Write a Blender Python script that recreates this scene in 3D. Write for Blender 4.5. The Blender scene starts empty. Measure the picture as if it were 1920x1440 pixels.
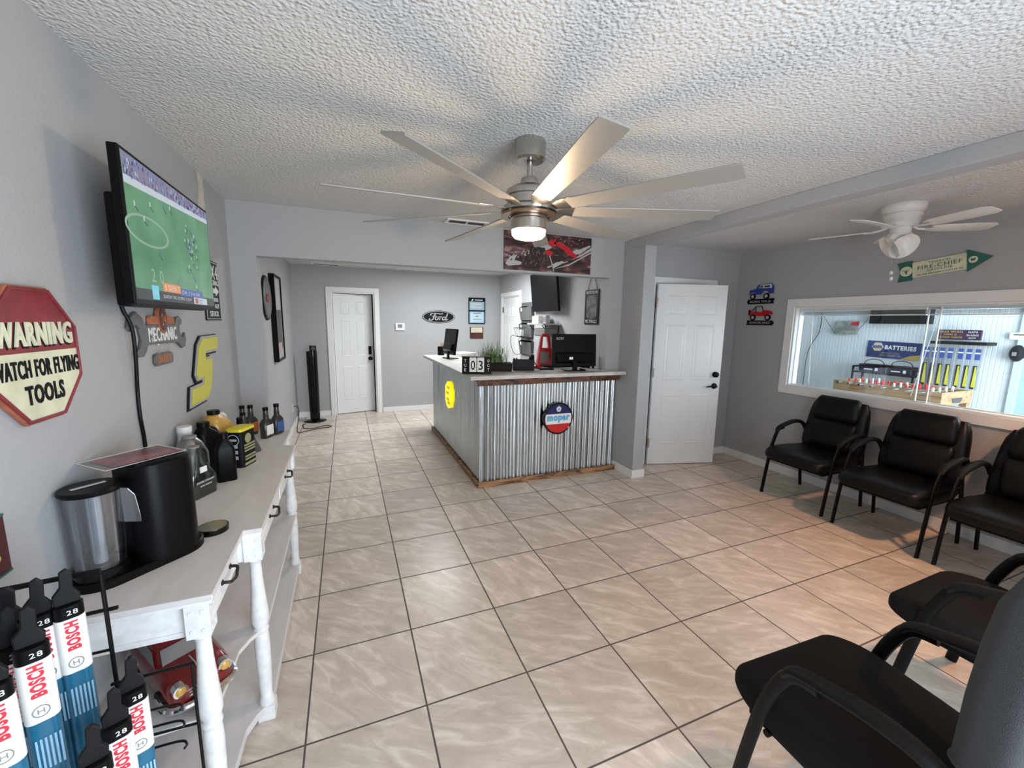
import bpy, bmesh, math, random
from mathutils import Matrix, Vector
random.seed(7)
PI = math.pi
scene = bpy.context.scene
COL = scene.collection
T = 0.457                      # floor tile module

# ------------------------------------------------------------------ camera
yaw, pitch, roll = .38304, .150578, .0148259
cy_, sy_, cp_, sp_ = math.cos(yaw), math.sin(yaw), math.cos(pitch), math.sin(pitch)
F_ = Vector((sy_*cp_, cy_*cp_, -sp_)); R0 = Vector((cy_, -sy_, 0)); U0 = R0.cross(F_)
c_, s_ = math.cos(roll), math.sin(roll)
R_ = R0*c_ + U0*s_; U_ = R0*(-s_) + U0*c_
cam = bpy.data.cameras.new('camera'); camo = bpy.data.objects.new('camera', cam); COL.objects.link(camo)
cam.sensor_width = 36; cam.lens = 769.42/1920*36; cam.clip_start = .02; cam.clip_end = 60
camo.matrix_world = Matrix(((R_.x, U_.x, -F_.x, .2096), (R_.y, U_.y, -F_.y, -1.5133), (R_.z, U_.z, -F_.z, 1.592), (0, 0, 0, 1)))
scene.camera = camo

# ------------------------------------------------------------------ world, lights, exposure
scene.view_settings.view_transform = 'Standard'; scene.view_settings.look = 'None'
scene.view_settings.exposure = 0.0; scene.view_settings.gamma = 1.0
scene.view_settings.use_curve_mapping = False
w = bpy.data.worlds.new('world'); scene.world = w; w.use_nodes = True
w.node_tree.nodes['Background'].inputs[0].default_value = (.72, .86, 1, 1)
w.node_tree.nodes['Background'].inputs[1].default_value = 1.0

def area(name, loc, rot, sx, sy, power, col):
    l = bpy.data.lights.new(name, 'AREA'); l.shape = 'RECTANGLE'; l.size = sx; l.size_y = sy
    l.energy = power; l.color = col
    o = bpy.data.objects.new(name, l); COL.objects.link(o); o.location = loc; o.rotation_euler = rot
    return o
# daylight through the shop window behind the camera, through the porch screens, the light fittings over the desk
area('daylight_shop_window', (1.3, -2.28, 1.08), (math.radians(88), 0, math.radians(28)), 2.1, 1.35, 88, (.80, .90, 1))
area('daylight_porch', (6.0, -1.4, 1.5), (math.radians(90), 0, 0), 2.2, 1.9, 225, (.82, .92, 1))
area('office_ceiling_light', (1.75, 4.3, 2.40), (0, 0, 0), 1.2, .6, 72, (.95, .98, 1))
# warm lamp in the seating corner, right behind the camera
pl = bpy.data.lights.new('seating_corner_lamp', 'SPOT'); pl.energy = 130; pl.color = (1, .50, .24); pl.shadow_soft_size = .06; pl.spot_size = math.radians(125); pl.spot_blend = .7
plo = bpy.data.objects.new('seating_corner_lamp', pl); COL.objects.link(plo); plo.location = (3.55, -1.10, 2.2)
pl2 = bpy.data.lights.new('seating_wall_glow', 'POINT'); pl2.energy = 5; pl2.color = (1, .50, .28); pl2.shadow_soft_size = .08  # unseen point light added for the warm glow on ceiling and wall
plo2 = bpy.data.objects.new('seating_wall_glow', pl2); COL.objects.link(plo2); plo2.location = (3.9, -1.1, 1.9)

# ------------------------------------------------------------------ materials
def mat(name, col, rough=.5, metal=0, bump=0, bscale=60, var=0, vscale=6, spec=.5, emit=None, estr=0, coat=0, alpha=None, stretch=None):
    m = bpy.data.materials.new(name); m.use_nodes = True
    nt = m.node_tree; b = nt.nodes['Principled BSDF']
    b.inputs['Base Color'].default_value = (*col, 1); b.inputs['Roughness'].default_value = rough
    b.inputs['Metallic'].default_value = metal; b.inputs['Specular IOR Level'].default_value = spec
    if coat: b.inputs['Coat Weight'].default_value = coat; b.inputs['Coat Roughness'].default_value = .08
    b.inputs['Coat Roughness'].default_value = .08
    if emit: b.inputs['Emission Color'].default_value = (*emit, 1); b.inputs['Emission Strength'].default_value = estr
    tc = None
    if bump or var:
        tc = nt.nodes.new('ShaderNodeTexCoord'); mp = nt.nodes.new('ShaderNodeMapping')
        nt.links.new(tc.outputs['Object'], mp.inputs[0])
        if stretch: mp.inputs['Scale'].default_value = stretch
    if bump:
        n = nt.nodes.new('ShaderNodeTexNoise'); n.inputs['Scale'].default_value = bscale; n.inputs['Detail'].default_value = 3
        bp = nt.nodes.new('ShaderNodeBump'); bp.inputs['Strength'].default_value = bump; bp.inputs['Distance'].default_value = .004
        nt.links.new(mp.outputs[0], n.inputs['Vector']); nt.links.new(n.outputs[0], bp.inputs['Height']); nt.links.new(bp.outputs[0], b.inputs['Normal'])
    if var:
        n = nt.nodes.new('ShaderNodeTexNoise'); n.inputs['Scale'].default_value = vscale; n.inputs['Detail'].default_value = 6
        mx = nt.nodes.new('ShaderNodeMix'); mx.data_type = 'RGBA'
        rr = nt.nodes.new('ShaderNodeValToRGB'); rr.color_ramp.elements[0].position = .35; rr.color_ramp.elements[1].position = .65
        mx.inputs[6].default_value = (*[c*(1-var) for c in col], 1); mx.inputs[7].default_value = (*[min(1, c*(1+var*.8)) for c in col], 1)
        nt.links.new(mp.outputs[0], n.inputs['Vector']); nt.links.new(n.outputs[0], rr.inputs[0]); nt.links.new(rr.outputs[0], mx.inputs[0]); nt.links.new(mx.outputs[2], b.inputs['Base Color'])
    return m

def glassmat(name, tint=(1, 1, 1), refl=.08, rough=.02):
    m = bpy.data.materials.new(name); m.use_nodes = True; nt = m.node_tree; nt.nodes.clear()
    o = nt.nodes.new('ShaderNodeOutputMaterial'); mx = nt.nodes.new('ShaderNodeMixShader'); t = nt.nodes.new('ShaderNodeBsdfTransparent')
    g = nt.nodes.new('ShaderNodeBsdfGlossy'); f = nt.nodes.new('ShaderNodeLayerWeight'); f.inputs[0].default_value = .25
    mr = nt.nodes.new('ShaderNodeMath'); mr.operation = 'MULTIPLY_ADD'; mr.inputs[1].default_value = .6; mr.inputs[2].default_value = refl; mr.use_clamp = True
    t.inputs[0].default_value = (*tint, 1); g.inputs['Roughness'].default_value = rough
    nt.links.new(f.outputs['Fresnel'], mr.inputs[0]); nt.links.new(mr.outputs[0], mx.inputs[0]); nt.links.new(t.outputs[0], mx.inputs[1]); nt.links.new(g.outputs[0], mx.inputs[2]); nt.links.new(mx.outputs[0], o.inputs[0])
    return m

def floor_mat():
    m = bpy.data.materials.new('floor_tile'); m.use_nodes = True; nt = m.node_tree; b = nt.nodes['Principled BSDF']; L = nt.links.new
    N = lambda t: nt.nodes.new('ShaderNode'+t)
    tc = N('TexCoord'); sc = N('VectorMath'); sc.operation = 'SCALE'; sc.inputs['Scale'].default_value = 1/T; L(tc.outputs['Object'], sc.inputs[0])
    fl = N('VectorMath'); fl.operation = 'FLOOR'; L(sc.outputs[0], fl.inputs[0])
    fr = N('VectorMath'); fr.operation = 'FRACTION'; L(sc.outputs[0], fr.inputs[0])
    sx = N('SeparateXYZ'); L(fr.outputs[0], sx.inputs[0])
    def edge(o):
        a = N('Math'); a.operation = 'SUBTRACT'; a.inputs[1].default_value = .5; L(o, a.inputs[0])
        c = N('Math'); c.operation = 'ABSOLUTE'; L(a.outputs[0], c.inputs[0]); return c.outputs[0]
    mxm = N('Math'); mxm.operation = 'MAXIMUM'; L(edge(sx.outputs[0]), mxm.inputs[0]); L(edge(sx.outputs[1]), mxm.inputs[1])
    gr = N('MapRange'); gr.inputs[1].default_value = .4905; gr.inputs[2].default_value = .4935; L(mxm.outputs[0], gr.inputs[0])
    wn = N('TexWhiteNoise'); wn.noise_dimensions = '3D'; L(fl.outputs[0], wn.inputs[0])
    # veining, running on the diagonal, different in every tile
    ang = N('Math'); ang.operation = 'MULTIPLY_ADD'; ang.inputs[1].default_value = .9; ang.inputs[2].default_value = .35; L(wn.outputs[0], ang.inputs[0])
    vr = N('VectorRotate'); vr.rotation_type = 'Z_AXIS'; L(sc.outputs[0], vr.inputs[0]); L(ang.outputs[0], vr.inputs['Angle'])
    off = N('VectorMath'); off.operation = 'MULTIPLY_ADD'; off.inputs[1].default_value = (9, 9, 9); L(wn.outputs[1], off.inputs[0]); L(vr.outputs[0], off.inputs[2])
    mp = N('Mapping'); mp.inputs['Scale'].default_value = (1.5, 4.4, 1); L(off.outputs[0], mp.inputs[0])
    n1 = N('TexNoise'); n1.inputs['Scale'].default_value = 1.5; n1.inputs['Detail'].default_value = 9; n1.inputs['Roughness'].default_value = .62; n1.inputs['Distortion'].default_value = .9; L(mp.outputs[0], n1.inputs['Vector'])
    r1 = N('ValToRGB'); e = r1.color_ramp.elements; e[0].position = .30; e[0].color = (.49, .42, .355, 1); e[1].position = .70; e[1].color = (.80, .725, .65, 1)
    x = e.new(.50); x.color = (.60, .52, .445, 1); L(n1.outputs[0], r1.inputs[0])
    bv = N('Math'); bv.operation = 'MULTIPLY_ADD'; bv.inputs[1].default_value = .22; bv.inputs[2].default_value = .89; L(wn.outputs[0], bv.inputs[0])
    mu = N('VectorMath'); mu.operation = 'SCALE'; L(r1.outputs[0], mu.inputs[0]); L(bv.outputs[0], mu.inputs['Scale'])
    mx = N('Mix'); mx.data_type = 'RGBA'; L(gr.outputs[0], mx.inputs[0]); L(mu.outputs[0], mx.inputs[6]); mx.inputs[7].default_value = (.085, .072, .065, 1)
    L(mx.outputs[2], b.inputs['Base Color'])
    ro = N('MapRange'); ro.inputs[3].default_value = .33; ro.inputs[4].default_value = .8; L(gr.outputs[0], ro.inputs[0]); L(ro.outputs[0], b.inputs['Roughness'])
    iv = N('Math'); iv.operation = 'MULTIPLY_ADD'; iv.inputs[1].default_value = -1; L(gr.outputs[0], iv.inputs[0])
    nn = N('Math'); nn.operation = 'MULTIPLY'; nn.inputs[1].default_value = .12; L(n1.outputs[0], nn.inputs[0]); L(nn.outputs[0], iv.inputs[2])
    bp = N('Bump'); bp.inputs['Strength'].default_value = .35; bp.inputs['Distance'].default_value = .002; L(iv.outputs[0], bp.inputs['Height']); L(bp.outputs[0], b.inputs['Normal'])
    return m

def ceiling_mat():
    m = bpy.data.materials.new('popcorn_ceiling'); m.use_nodes = True; nt = m.node_tree; b = nt.nodes['Principled BSDF']; L = nt.links.new
    b.inputs['Base Color'].default_value = (.635, .635, .628, 1); b.inputs['Roughness'].default_value = .75
    tc = nt.nodes.new('ShaderNodeTexCoord'); v = nt.nodes.new('ShaderNodeTexVoronoi'); v.inputs['Scale'].default_value = 85; v.feature = 'SMOOTH_F1'
    n = nt.nodes.new('ShaderNodeTexNoise'); n.inputs['Scale'].default_value = 70; n.inputs['Detail'].default_value = 3
    a = nt.nodes.new('ShaderNodeMath'); a.operation = 'SUBTRACT'; L(n.outputs[0], a.inputs[0]); L(v.outputs[0], a.inputs[1])
    bp = nt.nodes.new('ShaderNodeBump'); bp.inputs['Strength'].default_value = 1; bp.inputs['Distance'].default_value = .007
    L(tc.outputs['Object'], v.inputs['Vector']); L(tc.outputs['Object'], n.inputs['Vector']); L(a.outputs[0], bp.inputs['Height']); L(bp.outputs[0], b.inputs['Normal'])
    return m

def wood_mat(name, c0, c1, scale=(1, 14, 14), sc=3, rough=.55, knots=None):
    m = bpy.data.materials.new(name); m.use_nodes = True; nt = m.node_tree; b = nt.nodes['Principled BSDF']; L = nt.links.new
    tc = nt.nodes.new('ShaderNodeTexCoord'); mp = nt.nodes.new('ShaderNodeMapping'); mp.inputs['Scale'].default_value = scale
    n = nt.nodes.new('ShaderNodeTexNoise'); n.inputs['Scale'].default_value = sc; n.inputs['Detail'].default_value = 6; n.inputs['Distortion'].default_value = 1.2
    r = nt.nodes.new('ShaderNodeValToRGB'); r.color_ramp.elements[0].position = .36; r.color_ramp.elements[0].color = (*c0, 1)
    r.color_ramp.elements[1].position = .62; r.color_ramp.elements[1].color = (*c1, 1)
    L(tc.outputs['Object'], mp.inputs[0]); L(mp.outputs[0], n.inputs['Vector']); L(n.outputs[0], r.inputs[0]); L(r.outputs[0], b.inputs['Base Color'])
    b.inputs['Roughness'].default_value = rough
    return m

ANI = .25
def galv_mat():
    m = bpy.data.materials.new('galvanised_steel'); m.use_nodes = True; nt = m.node_tree; b = nt.nodes['Principled BSDF']; L = nt.links.new
    b.inputs['Metallic'].default_value = 1
    tc = nt.nodes.new('ShaderNodeTexCoord'); v = nt.nodes.new('ShaderNodeTexVoronoi'); v.inputs['Scale'].default_value = 45
    mp = nt.nodes.new('ShaderNodeMapping'); mp.inputs['Scale'].default_value = (1, 1, .35)
    n = nt.nodes.new('ShaderNodeTexNoise'); n.inputs['Scale'].default_value = 9; n.inputs['Detail'].default_value = 5
    L(tc.outputs['Object'], mp.inputs[0]); L(mp.outputs[0], v.inputs['Vector']); L(mp.outputs[0], n.inputs['Vector'])
    a = nt.nodes.new('ShaderNodeMath'); a.operation = 'MULTIPLY'; a.inputs[1].default_value = .05; L(v.outputs['Color'], a.inputs[0])
    r = nt.nodes.new('ShaderNodeValToRGB'); r.color_ramp.elements[0].color = (.48, .52, .54, 1); r.color_ramp.elements[1].color = (.68, .72, .74, 1)
    a2 = nt.nodes.new('ShaderNodeMath'); a2.operation = 'ADD'; L(a.outputs[0], a2.inputs[0]); L(n.outputs[0], a2.inputs[1]); L(a2.outputs[0], r.inputs[0]); L(r.outputs[0], b.inputs['Base Color'])
    mr = nt.nodes.new('ShaderNodeMapRange'); mr.inputs[3].default_value = .20; mr.inputs[4].default_value = .30
    ms = nt.nodes.new('ShaderNodeMapping'); ms.inputs['Scale'].default_value = (1, 1, .03); ns_ = nt.nodes.new('ShaderNodeTexNoise'); ns_.inputs['Scale'].default_value = 34; ns_.inputs['Detail'].default_value = 2
    bp = nt.nodes.new('ShaderNodeBump'); bp.inputs['Strength'].default_value = .6; bp.inputs['Distance'].default_value = .006
    L(tc.outputs['Object'], ms.inputs[0]); L(ms.outputs[0], ns_.inputs['Vector']); L(ns_.outputs[0], bp.inputs['Height']); L(bp.outputs[0], b.inputs['Normal'])
    b.inputs['Anisotropic'].default_value = .95; b.inputs['Anisotropic Rotation'].default_value = ANI
    tg = nt.nodes.new('ShaderNodeTangent'); tg.direction_type = 'RADIAL'; tg.axis = 'Z'; L(tg.outputs[0], b.inputs['Tangent']); L(n.outputs[0], mr.inputs[0]); L(mr.outputs[0], b.inputs['Roughness'])
    return m

M = dict(
 wall=mat('grey_wall_paint', (.405, .41, .42), .62, bump=.3, bscale=90),
 ceil=ceiling_mat(), floor=floor_mat(), galv=galv_mat(),
 white=mat('white_door_paint', (.78, .79, .79), .35, bump=.05, bscale=30), trimw=mat('white_trim_paint', (.80, .80, .79), .4),
 patch=mat('bare_drywall_patch', (.66, .62, .52), .8, var=.12, vscale=30),
 black=mat('black_plastic', (.003, .003, .0035), .38, spec=.12), blackm=mat('matt_black_metal', (.0035, .0035, .004), .45, spec=.18),
 blackg=mat('gloss_black', (.003, .003, .0035), .12, spec=.3), rubber=mat('black_rubber', (.006, .006, .006), .6, spec=.18),
 leather=mat('black_vinyl', (.0035, .0035, .004), .38, bump=.2, bscale=140, spec=.22), fabric=mat('charcoal_mesh_fabric', (.010, .010, .0105), .9, bump=.4, bscale=420, spec=.1),
 greyfab=mat('charcoal_felt_fabric', (.045, .047, .052), .95, bump=.8, bscale=600),
 nickel=mat('brushed_nickel', (.50, .47, .43), .24, 1, bump=.12, bscale=40, stretch=(1, 1, 25)), blade=mat('satin_nickel_blade', (.36, .345, .32), .42, .35),
 chrome=mat('chrome', (.8, .8, .8), .1, 1), brassm=mat('bronze_ring', (.34, .23, .15), .3, 1),
 fanw=mat('white_enamel', (.72, .71, .68), .3), frost=mat('frosted_glass', (.78, .77, .74), .35),
 lens=mat('lit_lamp_lens', (1, .9, .75), .4, emit=(1, .74, .42), estr=9),
 burnt=wood_mat('burnt_pine', (.06, .022, .01), (.46, .24, .11), (3, 8, 22), 2.0, .5),
 burntd=wood_mat('charred_pine', (.018, .007, .004), (.20, .07, .03), (4, 10, 14), 2.2, .5),
 topc=wood_mat('pale_laminate', (.46, .44, .41), (.62, .60, .57), (2, 10, 10), 3, .4),
 pine=wood_mat('honey_pine', (.27, .15, .065), (.46, .29, .15), (10, 1, 10), 2.5, .5),
 console=mat('distressed_white_paint', (.80, .80, .80), .5, var=.08, vscale=7, stretch=(5, 1, 5)), consolet=mat('greyed_white_top', (.66, .63, .62), .5, var=.05, vscale=5, stretch=(6, 1, 6)),
 iron=mat('wrought_iron', (.02, .019, .018), .5, .5),
 glass=glassmat('window_glass', (.97, .99, .99), .05), clear=glassmat('clear_plastic', (.90, .92, .95), .10, .08), clearg=glassmat('clear_green_plastic', (.60, .66, .63), .12, .06),
 red=mat('red_paint', (.50, .012, .018), .3), white2=mat('white_plastic', (.75, .75, .74), .4), grey=mat('grey_plastic', (.22, .22, .22), .5), dgrey=mat('dark_grey', (.06, .06, .06), .5),
 yellow=mat('yellow_paint', (.62, .60, .06), .45), orange=mat('orange_paint', (.55, .16, .04), .5), blue=mat('blue_paint', (.02, .05, .28), .4), lblue=mat('light_blue', (.30, .50, .68), .5), cream=mat('cream_paint', (.68, .67, .48), .6, var=.12, vscale=14),
 signred=mat('worn_red_enamel', (.23, .028, .036), .5, var=.22, vscale=12), rust=mat('rusty_edge', (.33, .10, .05), .6, var=.3, vscale=20),
 ink=mat('black_ink', (.006, .006, .008), .5, spec=.15), winkw=mat('white_ink', (.78, .78, .76), .5), redink=mat('red_ink', (.62, .02, .04), .5),
 amber=mat('amber_fluid', (.52, .30, .06), .25), milk=mat('milky_plastic', (.66, .64, .60), .4),
 green=mat('dark_green_enamel', (.02, .13, .10), .5), leaf=mat('grass_leaf', (.10, .20, .045), .5, var=.5, vscale=30), leaf2=mat('pale_grass_leaf', (.30, .36, .14), .5), gold=mat('gold_ink', (.60, .40, .06), .5),
 teal=mat('teal_sleeve', (.015, .13, .23), .25, var=.3, vscale=8), papr=mat('paper', (.80, .80, .78), .6),
 siding=mat('pale_blue_siding', (.70, .75, .77), .6), porchf=mat('porch_concrete', (.30, .30, .29), .8),
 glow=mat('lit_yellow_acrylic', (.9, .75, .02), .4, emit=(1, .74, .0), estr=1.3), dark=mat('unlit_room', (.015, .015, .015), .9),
 steel=mat('steel_grey', (.16, .16, .155), .45, .5, var=.15, vscale=20),
 maroon=mat('maroon_print', (.075, .018, .02), .45, var=.35, vscale=9), silver=mat('silver_print', (.42, .42, .42), .4), pinkish=mat('pinkish_print', (.5, .34, .33), .5))

# ------------------------------------------------------------------ mesh builder
def rrect(wd, ht, r, n=4):
    r = min(r, wd/2*.999, ht/2*.999); p = []
    for cx, cy, a0 in ((wd/2-r, ht/2-r, 0), (-wd/2+r, ht/2-r, 90), (-wd/2+r, -ht/2+r, 180), (wd/2-r, -ht/2+r, 270)):
        for k in range(n+1):
            a = math.radians(a0+90*k/n); p.append((cx+r*math.cos(a), cy+r*math.sin(a)))
    return p
def circ(r, n=24, cx=0, cy=0, ry=None):
    return [(cx+r*math.cos(2*PI*k/n), cy+(ry or r)*math.sin(2*PI*k/n)) for k in range(n)]
def catmull(pts, sub=6, closed=False):
    P = [Vector(p) for p in pts]; n = len(P); out = []
    for i in range(n if closed else n-1):
        p0 = P[(i-1) % n] if closed or i > 0 else P[0]; p1 = P[i]; p2 = P[(i+1) % n]; p3 = P[(i+2) % n] if closed or i+2 < n else P[-1]
        for k in range(sub):
            t = k/sub
            out.append(.5*((2*p1)+(-p0+p2)*t+(2*p0-5*p1+4*p2-p3)*t*t+(-p0+3*p1-3*p2+p3)*t*t*t))
    if not closed: out.append(P[-1])
    return out
_tc = {}
def textmesh(s, bold=0):
    k = (s, bold)
    if k not in _tc:
        c = bpy.data.curves.new('t', 'FONT'); c.body = s; c.size = 1; c.offset = bold*.4; c.space_character = 1.14; c.align_x = 'CENTER'; c.resolution_u = 3; c.fill_mode = 'FRONT'
        o = bpy.data.objects.new('t', c); me = bpy.data.meshes.new_from_object(o)
        vs = [v.co.copy() for v in me.vertices]; fs = [tuple(p.vertices) for p in me.polygons]
        bpy.data.objects.remove(o); bpy.data.meshes.remove(me); bpy.data.curves.remove(c)
        x0 = min(v.x for v in vs); x1 = max(v.x for v in vs); y0 = min(v.y for v in vs); y1 = max(v.y for v in vs)
        _tc[k] = ([((v.x-(x0+x1)/2)/(x1-x0), (v.y-(y0+y1)/2)/(y1-y0)) for v in vs], fs, (x1-x0)/(y1-y0))
    return _tc[k]
class MB:
    def __init__(s, X=None): s.v = []; s.f = []; s.m = []; s.c = 0; s.X = X or Matrix()
    def mt(s, i): s.c = i; return s
    def add(s, vs, fs):
        b = len(s.v); X = s.X
        for v in vs: s.v.append(X @ Vector(v))
        for f in fs: s.f.append([b+i for i in f]); s.m.append(s.c)
        return s
    def box(s, x0, y0, z0, x1, y1, z1):
        x0, x1 = min(x0, x1), max(x0, x1); y0, y1 = min(y0, y1), max(y0, y1); z0, z1 = min(z0, z1), max(z0, z1)
        return s.add([(x0,y0,z0),(x1,y0,z0),(x1,y1,z0),(x0,y1,z0),(x0,y0,z1),(x1,y0,z1),(x1,y1,z1),(x0,y1,z1)],
                     [(0,3,2,1),(4,5,6,7),(0,1,5,4),(1,2,6,5),(2,3,7,6),(3,0,4,7)])
    def cbox(s, c, d): return s.box(c[0]-d[0]/2, c[1]-d[1]/2, c[2]-d[2]/2, c[0]+d[0]/2, c[1]+d[1]/2, c[2]+d[2]/2)
    def loft(s, rings, caps=True, closed=False):
        n = len(rings[0]); vs = [p for r in rings for p in r]; fs = []
        m = len(rings)
        for i in range(m if closed else m-1):
            for k in range(n):
                a = i*n+k; b = i*n+(k+1) % n; j = ((i+1) % m)*n
                fs.append((a, b, j+(k+1) % n, j+k))
        if caps and not closed: fs.append(tuple(range(n))[::-1]); fs.append(tuple((m-1)*n+k for k in range(n)))
        return s.add(vs, fs)
    def prism(s, poly, z0, z1): return s.loft([[(p[0], p[1], z0) for p in poly], [(p[0], p[1], z1) for p in poly]])
    def ringp(s, po, pi, z0, z1):   # a flat ring between two outlines of the same count
        n = len(po); vs = [(*p, z0) for p in po]+[(*p, z0) for p in pi]+[(*p, z1) for p in po]+[(*p, z1) for p in pi]; fs = []
        for k in range(n):
            q = (k+1) % n
            fs += [(2*n+k, 2*n+q, 3*n+q, 3*n+k), (k, n+k, n+q, q), (k, q, 2*n+q, 2*n+k), (n+q, n+k, 3*n+k, 3*n+q)]
        return s.add(vs, fs)
    def secs(s, prof, r=None, n=4):  # vertical loft of rounded rectangles: (z, w, d, radius[, cx, cy])
        return s.loft([[(x+(p[4] if len(p) > 4 else 0), y+(p[5] if len(p) > 5 else 0), p[0]) for x, y in rrect(p[1], p[2], p[3], n)] for p in prof])
    def lathe(s, prof, n=28, cx=0, cy=0):
        return s.loft([[(cx+max(r, 1e-5)*math.cos(2*PI*k/n), cy+max(r, 1e-5)*math.sin(2*PI*k/n), z) for k in range(n)] for r, z in prof])
    def cyl(s, p0, p1, r0, r1=None, n=16, caps=True):
        p0 = Vector(p0); p1 = Vector(p1); d = (p1-p0).normalized(); a = d.orthogonal().normalized(); b = d.cross(a); r1 = r0 if r1 is None else r1
        return s.loft([[p+(a*math.cos(2*PI*k/n)+b*math.sin(2*PI*k/n))*r for k in range(n)] for p, r in ((p0, r0), (p1, r1))], caps)
    def tube(s, pts, r, n=8, closed=False, flat=1, up=None):
        P = [Vector(p) for p in pts]; m = len(P); rings = []; a = None
        for i, p in enumerate(P):
            d = (P[(i+1) % m]-P[i-1]) if closed or 0 < i < m-1 else (P[1]-P[0] if i == 0 else P[-1]-P[-2]); d.normalize()
            a = (d.orthogonal() if up is None else (Vector(up)-d*d.dot(Vector(up)))).normalized() if a is None else (a-d*a.dot(d)).normalized()
            b = d.cross(a); rr = r[i] if isinstance(r, (list, tuple)) else r
            rings.append([p+(a*math.cos(2*PI*k/n)+b*math.sin(2*PI*k/n)*flat)*rr for k in range(n)])
        return s.loft(rings, True, closed)
    def wire(s, pts, r=.003): return s.tube(pts, r, 6)
    def sphere(s, c, r, n=16, sc=(1, 1, 1)):
        rings = []
        for i in range(1, n//2):
            th = PI*i/(n//2); rings.append([(c[0]+r*sc[0]*math.sin(th)*math.cos(2*PI*k/n), c[1]+r*sc[1]*math.sin(th)*math.sin(2*PI*k/n), c[2]-r*sc[2]*math.cos(th)) for k in range(n)])
        return s.loft(rings)
    def text(s, t, cx, cy, wd, ht, z0=.001, z1=None, bold=0, rot=0):
        vs, fs, _ = textmesh(t, bold); z1 = z0 if z1 is None else z1; ca, sa = math.cos(rot), math.sin(rot)
        P = [(cx+(x*wd*ca-y*ht*sa), cy+(x*wd*sa+y*ht*ca)) for x, y in vs]
        s.add([(*p, z1) for p in P], fs)
        if z1 > z0+1e-6:
            cnt = {}
            for f in fs:
                for i in range(len(f)):
                    e = (f[i], f[(i+1) % len(f)]); cnt[e] = 1
            be = [e for e in cnt if (e[1], e[0]) not in cnt]; n = len(P)
            s.add([(*p, z0) for p in P]+[(*p, z1) for p in P], [(a, b, n+b, n+a) for a, b in be])
        return s
    def build(s, name, mats, parent=None, smooth=35, bevel=0, seg=2, world=False, sub=0):
        me = bpy.data.meshes.new(name); me.from_pydata([tuple(v) for v in s.v], [], s.f)
        if not isinstance(mats, (list, tuple)): mats = [mats]
        for m in mats: me.materials.append(M[m] if isinstance(m, str) else m)
        if len(mats) > 1: me.polygons.foreach_set('material_index', s.m)
        bm = bmesh.new(); bm.from_mesh(me); bmesh.ops.recalc_face_normals(bm, faces=bm.faces); bm.to_mesh(me); bm.free()
        if smooth:
            me.shade_smooth(); me.set_sharp_from_angle(angle=math.radians(smooth))
        o = bpy.data.objects.new(name, me); COL.objects.link(o)
        if parent:
            o.parent = parent
            if world: me.transform(WM[parent.name].inverted())
        WM[o.name] = WM[parent.name].copy() if parent else Matrix()
        if bevel:
            b = o.modifiers.new('bevel', 'BEVEL'); b.width = bevel; b.segments = seg; b.limit_method = 'ANGLE'; b.angle_limit = math.radians(40); b.harden_normals = False
        if sub:
            b = o.modifiers.new('sub', 'SUBSURF'); b.levels = sub; b.render_levels = sub
        return o
WM = {}
def FR(ori, x, y, z, roll=0):
    B = {'L': ((0,1,0),(0,0,1),(1,0,0)), 'R': ((0,-1,0),(0,0,1),(-1,0,0)), 'B': ((1,0,0),(0,0,1),(0,-1,0)), 'U': ((1,0,0),(0,1,0),(0,0,1))}[ori]
    m = Matrix(((B[0][0],B[1][0],B[2][0],x),(B[0][1],B[1][1],B[2][1],y),(B[0][2],B[1][2],B[2][2],z),(0,0,0,1)))
    return m @ Matrix.Rotation(roll, 4, 'Z') if roll else m
def thing(name, label, cat, X=None, group=None, kind=None):
    o = bpy.data.objects.new(name, None); COL.objects.link(o); o.empty_display_size = .1
    X = X or Matrix()
    if isinstance(X, (tuple, list)): X = Matrix.Translation(X[:3]) @ Matrix.Rotation(X[3] if len(X) > 3 else 0, 4, 'Z')
    o.matrix_world = X; WM[o.name] = X.copy()
    return tag(o, label, cat, group, kind)
def tag(o, label=None, cat=None, group=None, kind=None):
    if label: o['label'] = label
    if cat: o['category'] = cat
    if group: o['group'] = group
    if kind: o['kind'] = kind
    return o
def struct(o, label=None): o['kind'] = 'structure'; tag(o, label); return o
def copy_tree(o, X, label=None):
    def rec(a, par):
        c = a.copy(); COL.objects.link(c); c.parent = par
        for ch in list(a.children): rec(ch, c)
        return c
    r = rec(o, None); r.matrix_world = X if isinstance(X, Matrix) else Matrix.Translation(X[:3]) @ Matrix.Rotation(X[3] if len(X) > 3 else 0, 4, 'Z')
    if label: r['label'] = label
    return r
def place(o, X): o.matrix_world = X if isinstance(X, Matrix) else Matrix.Translation(X[:3]) @ Matrix.Rotation(X[3] if len(X) > 3 else 0, 4, 'Z'); WM[o.name] = o.matrix_world.copy(); return o
# ------------------------------------------------------------------ the room
XL, XR, YD, YB, YN, ZC, XO = -.56, 4.555, 2.13, 5.83, -2.2, 2.427, 2.90
t_ = .12
struct(MB().box(XL-t_, YN-t_, -.1, 4.7, YB+1.6, 0).build('floor', 'floor', smooth=0))
struct(MB().box(XL-t_, YN-t_, ZC, XR+t_, YB+1.4, ZC+.1).build('ceiling', 'ceil', smooth=0))
b = MB(); b.box(XL-t_, YN-t_, 0, XL, YB+t_, ZC)
struct(b.build('wall_left', 'wall', smooth=0))
struct(MB().add([(XL+.001, 1.525, 2.427), (XL+.001, 1.648, 2.427), (XL+.001, 1.63, 2.3), (XL+.001, 1.64, 2.2), (XL+.001, 1.62, 2.10), (XL+.001, 1.52, 2.10), (XL+.001, 1.50, 2.22), (XL+.001, 1.535, 2.33)], [tuple(range(8))]).build('trim_1', 'patch', smooth=0))
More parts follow.
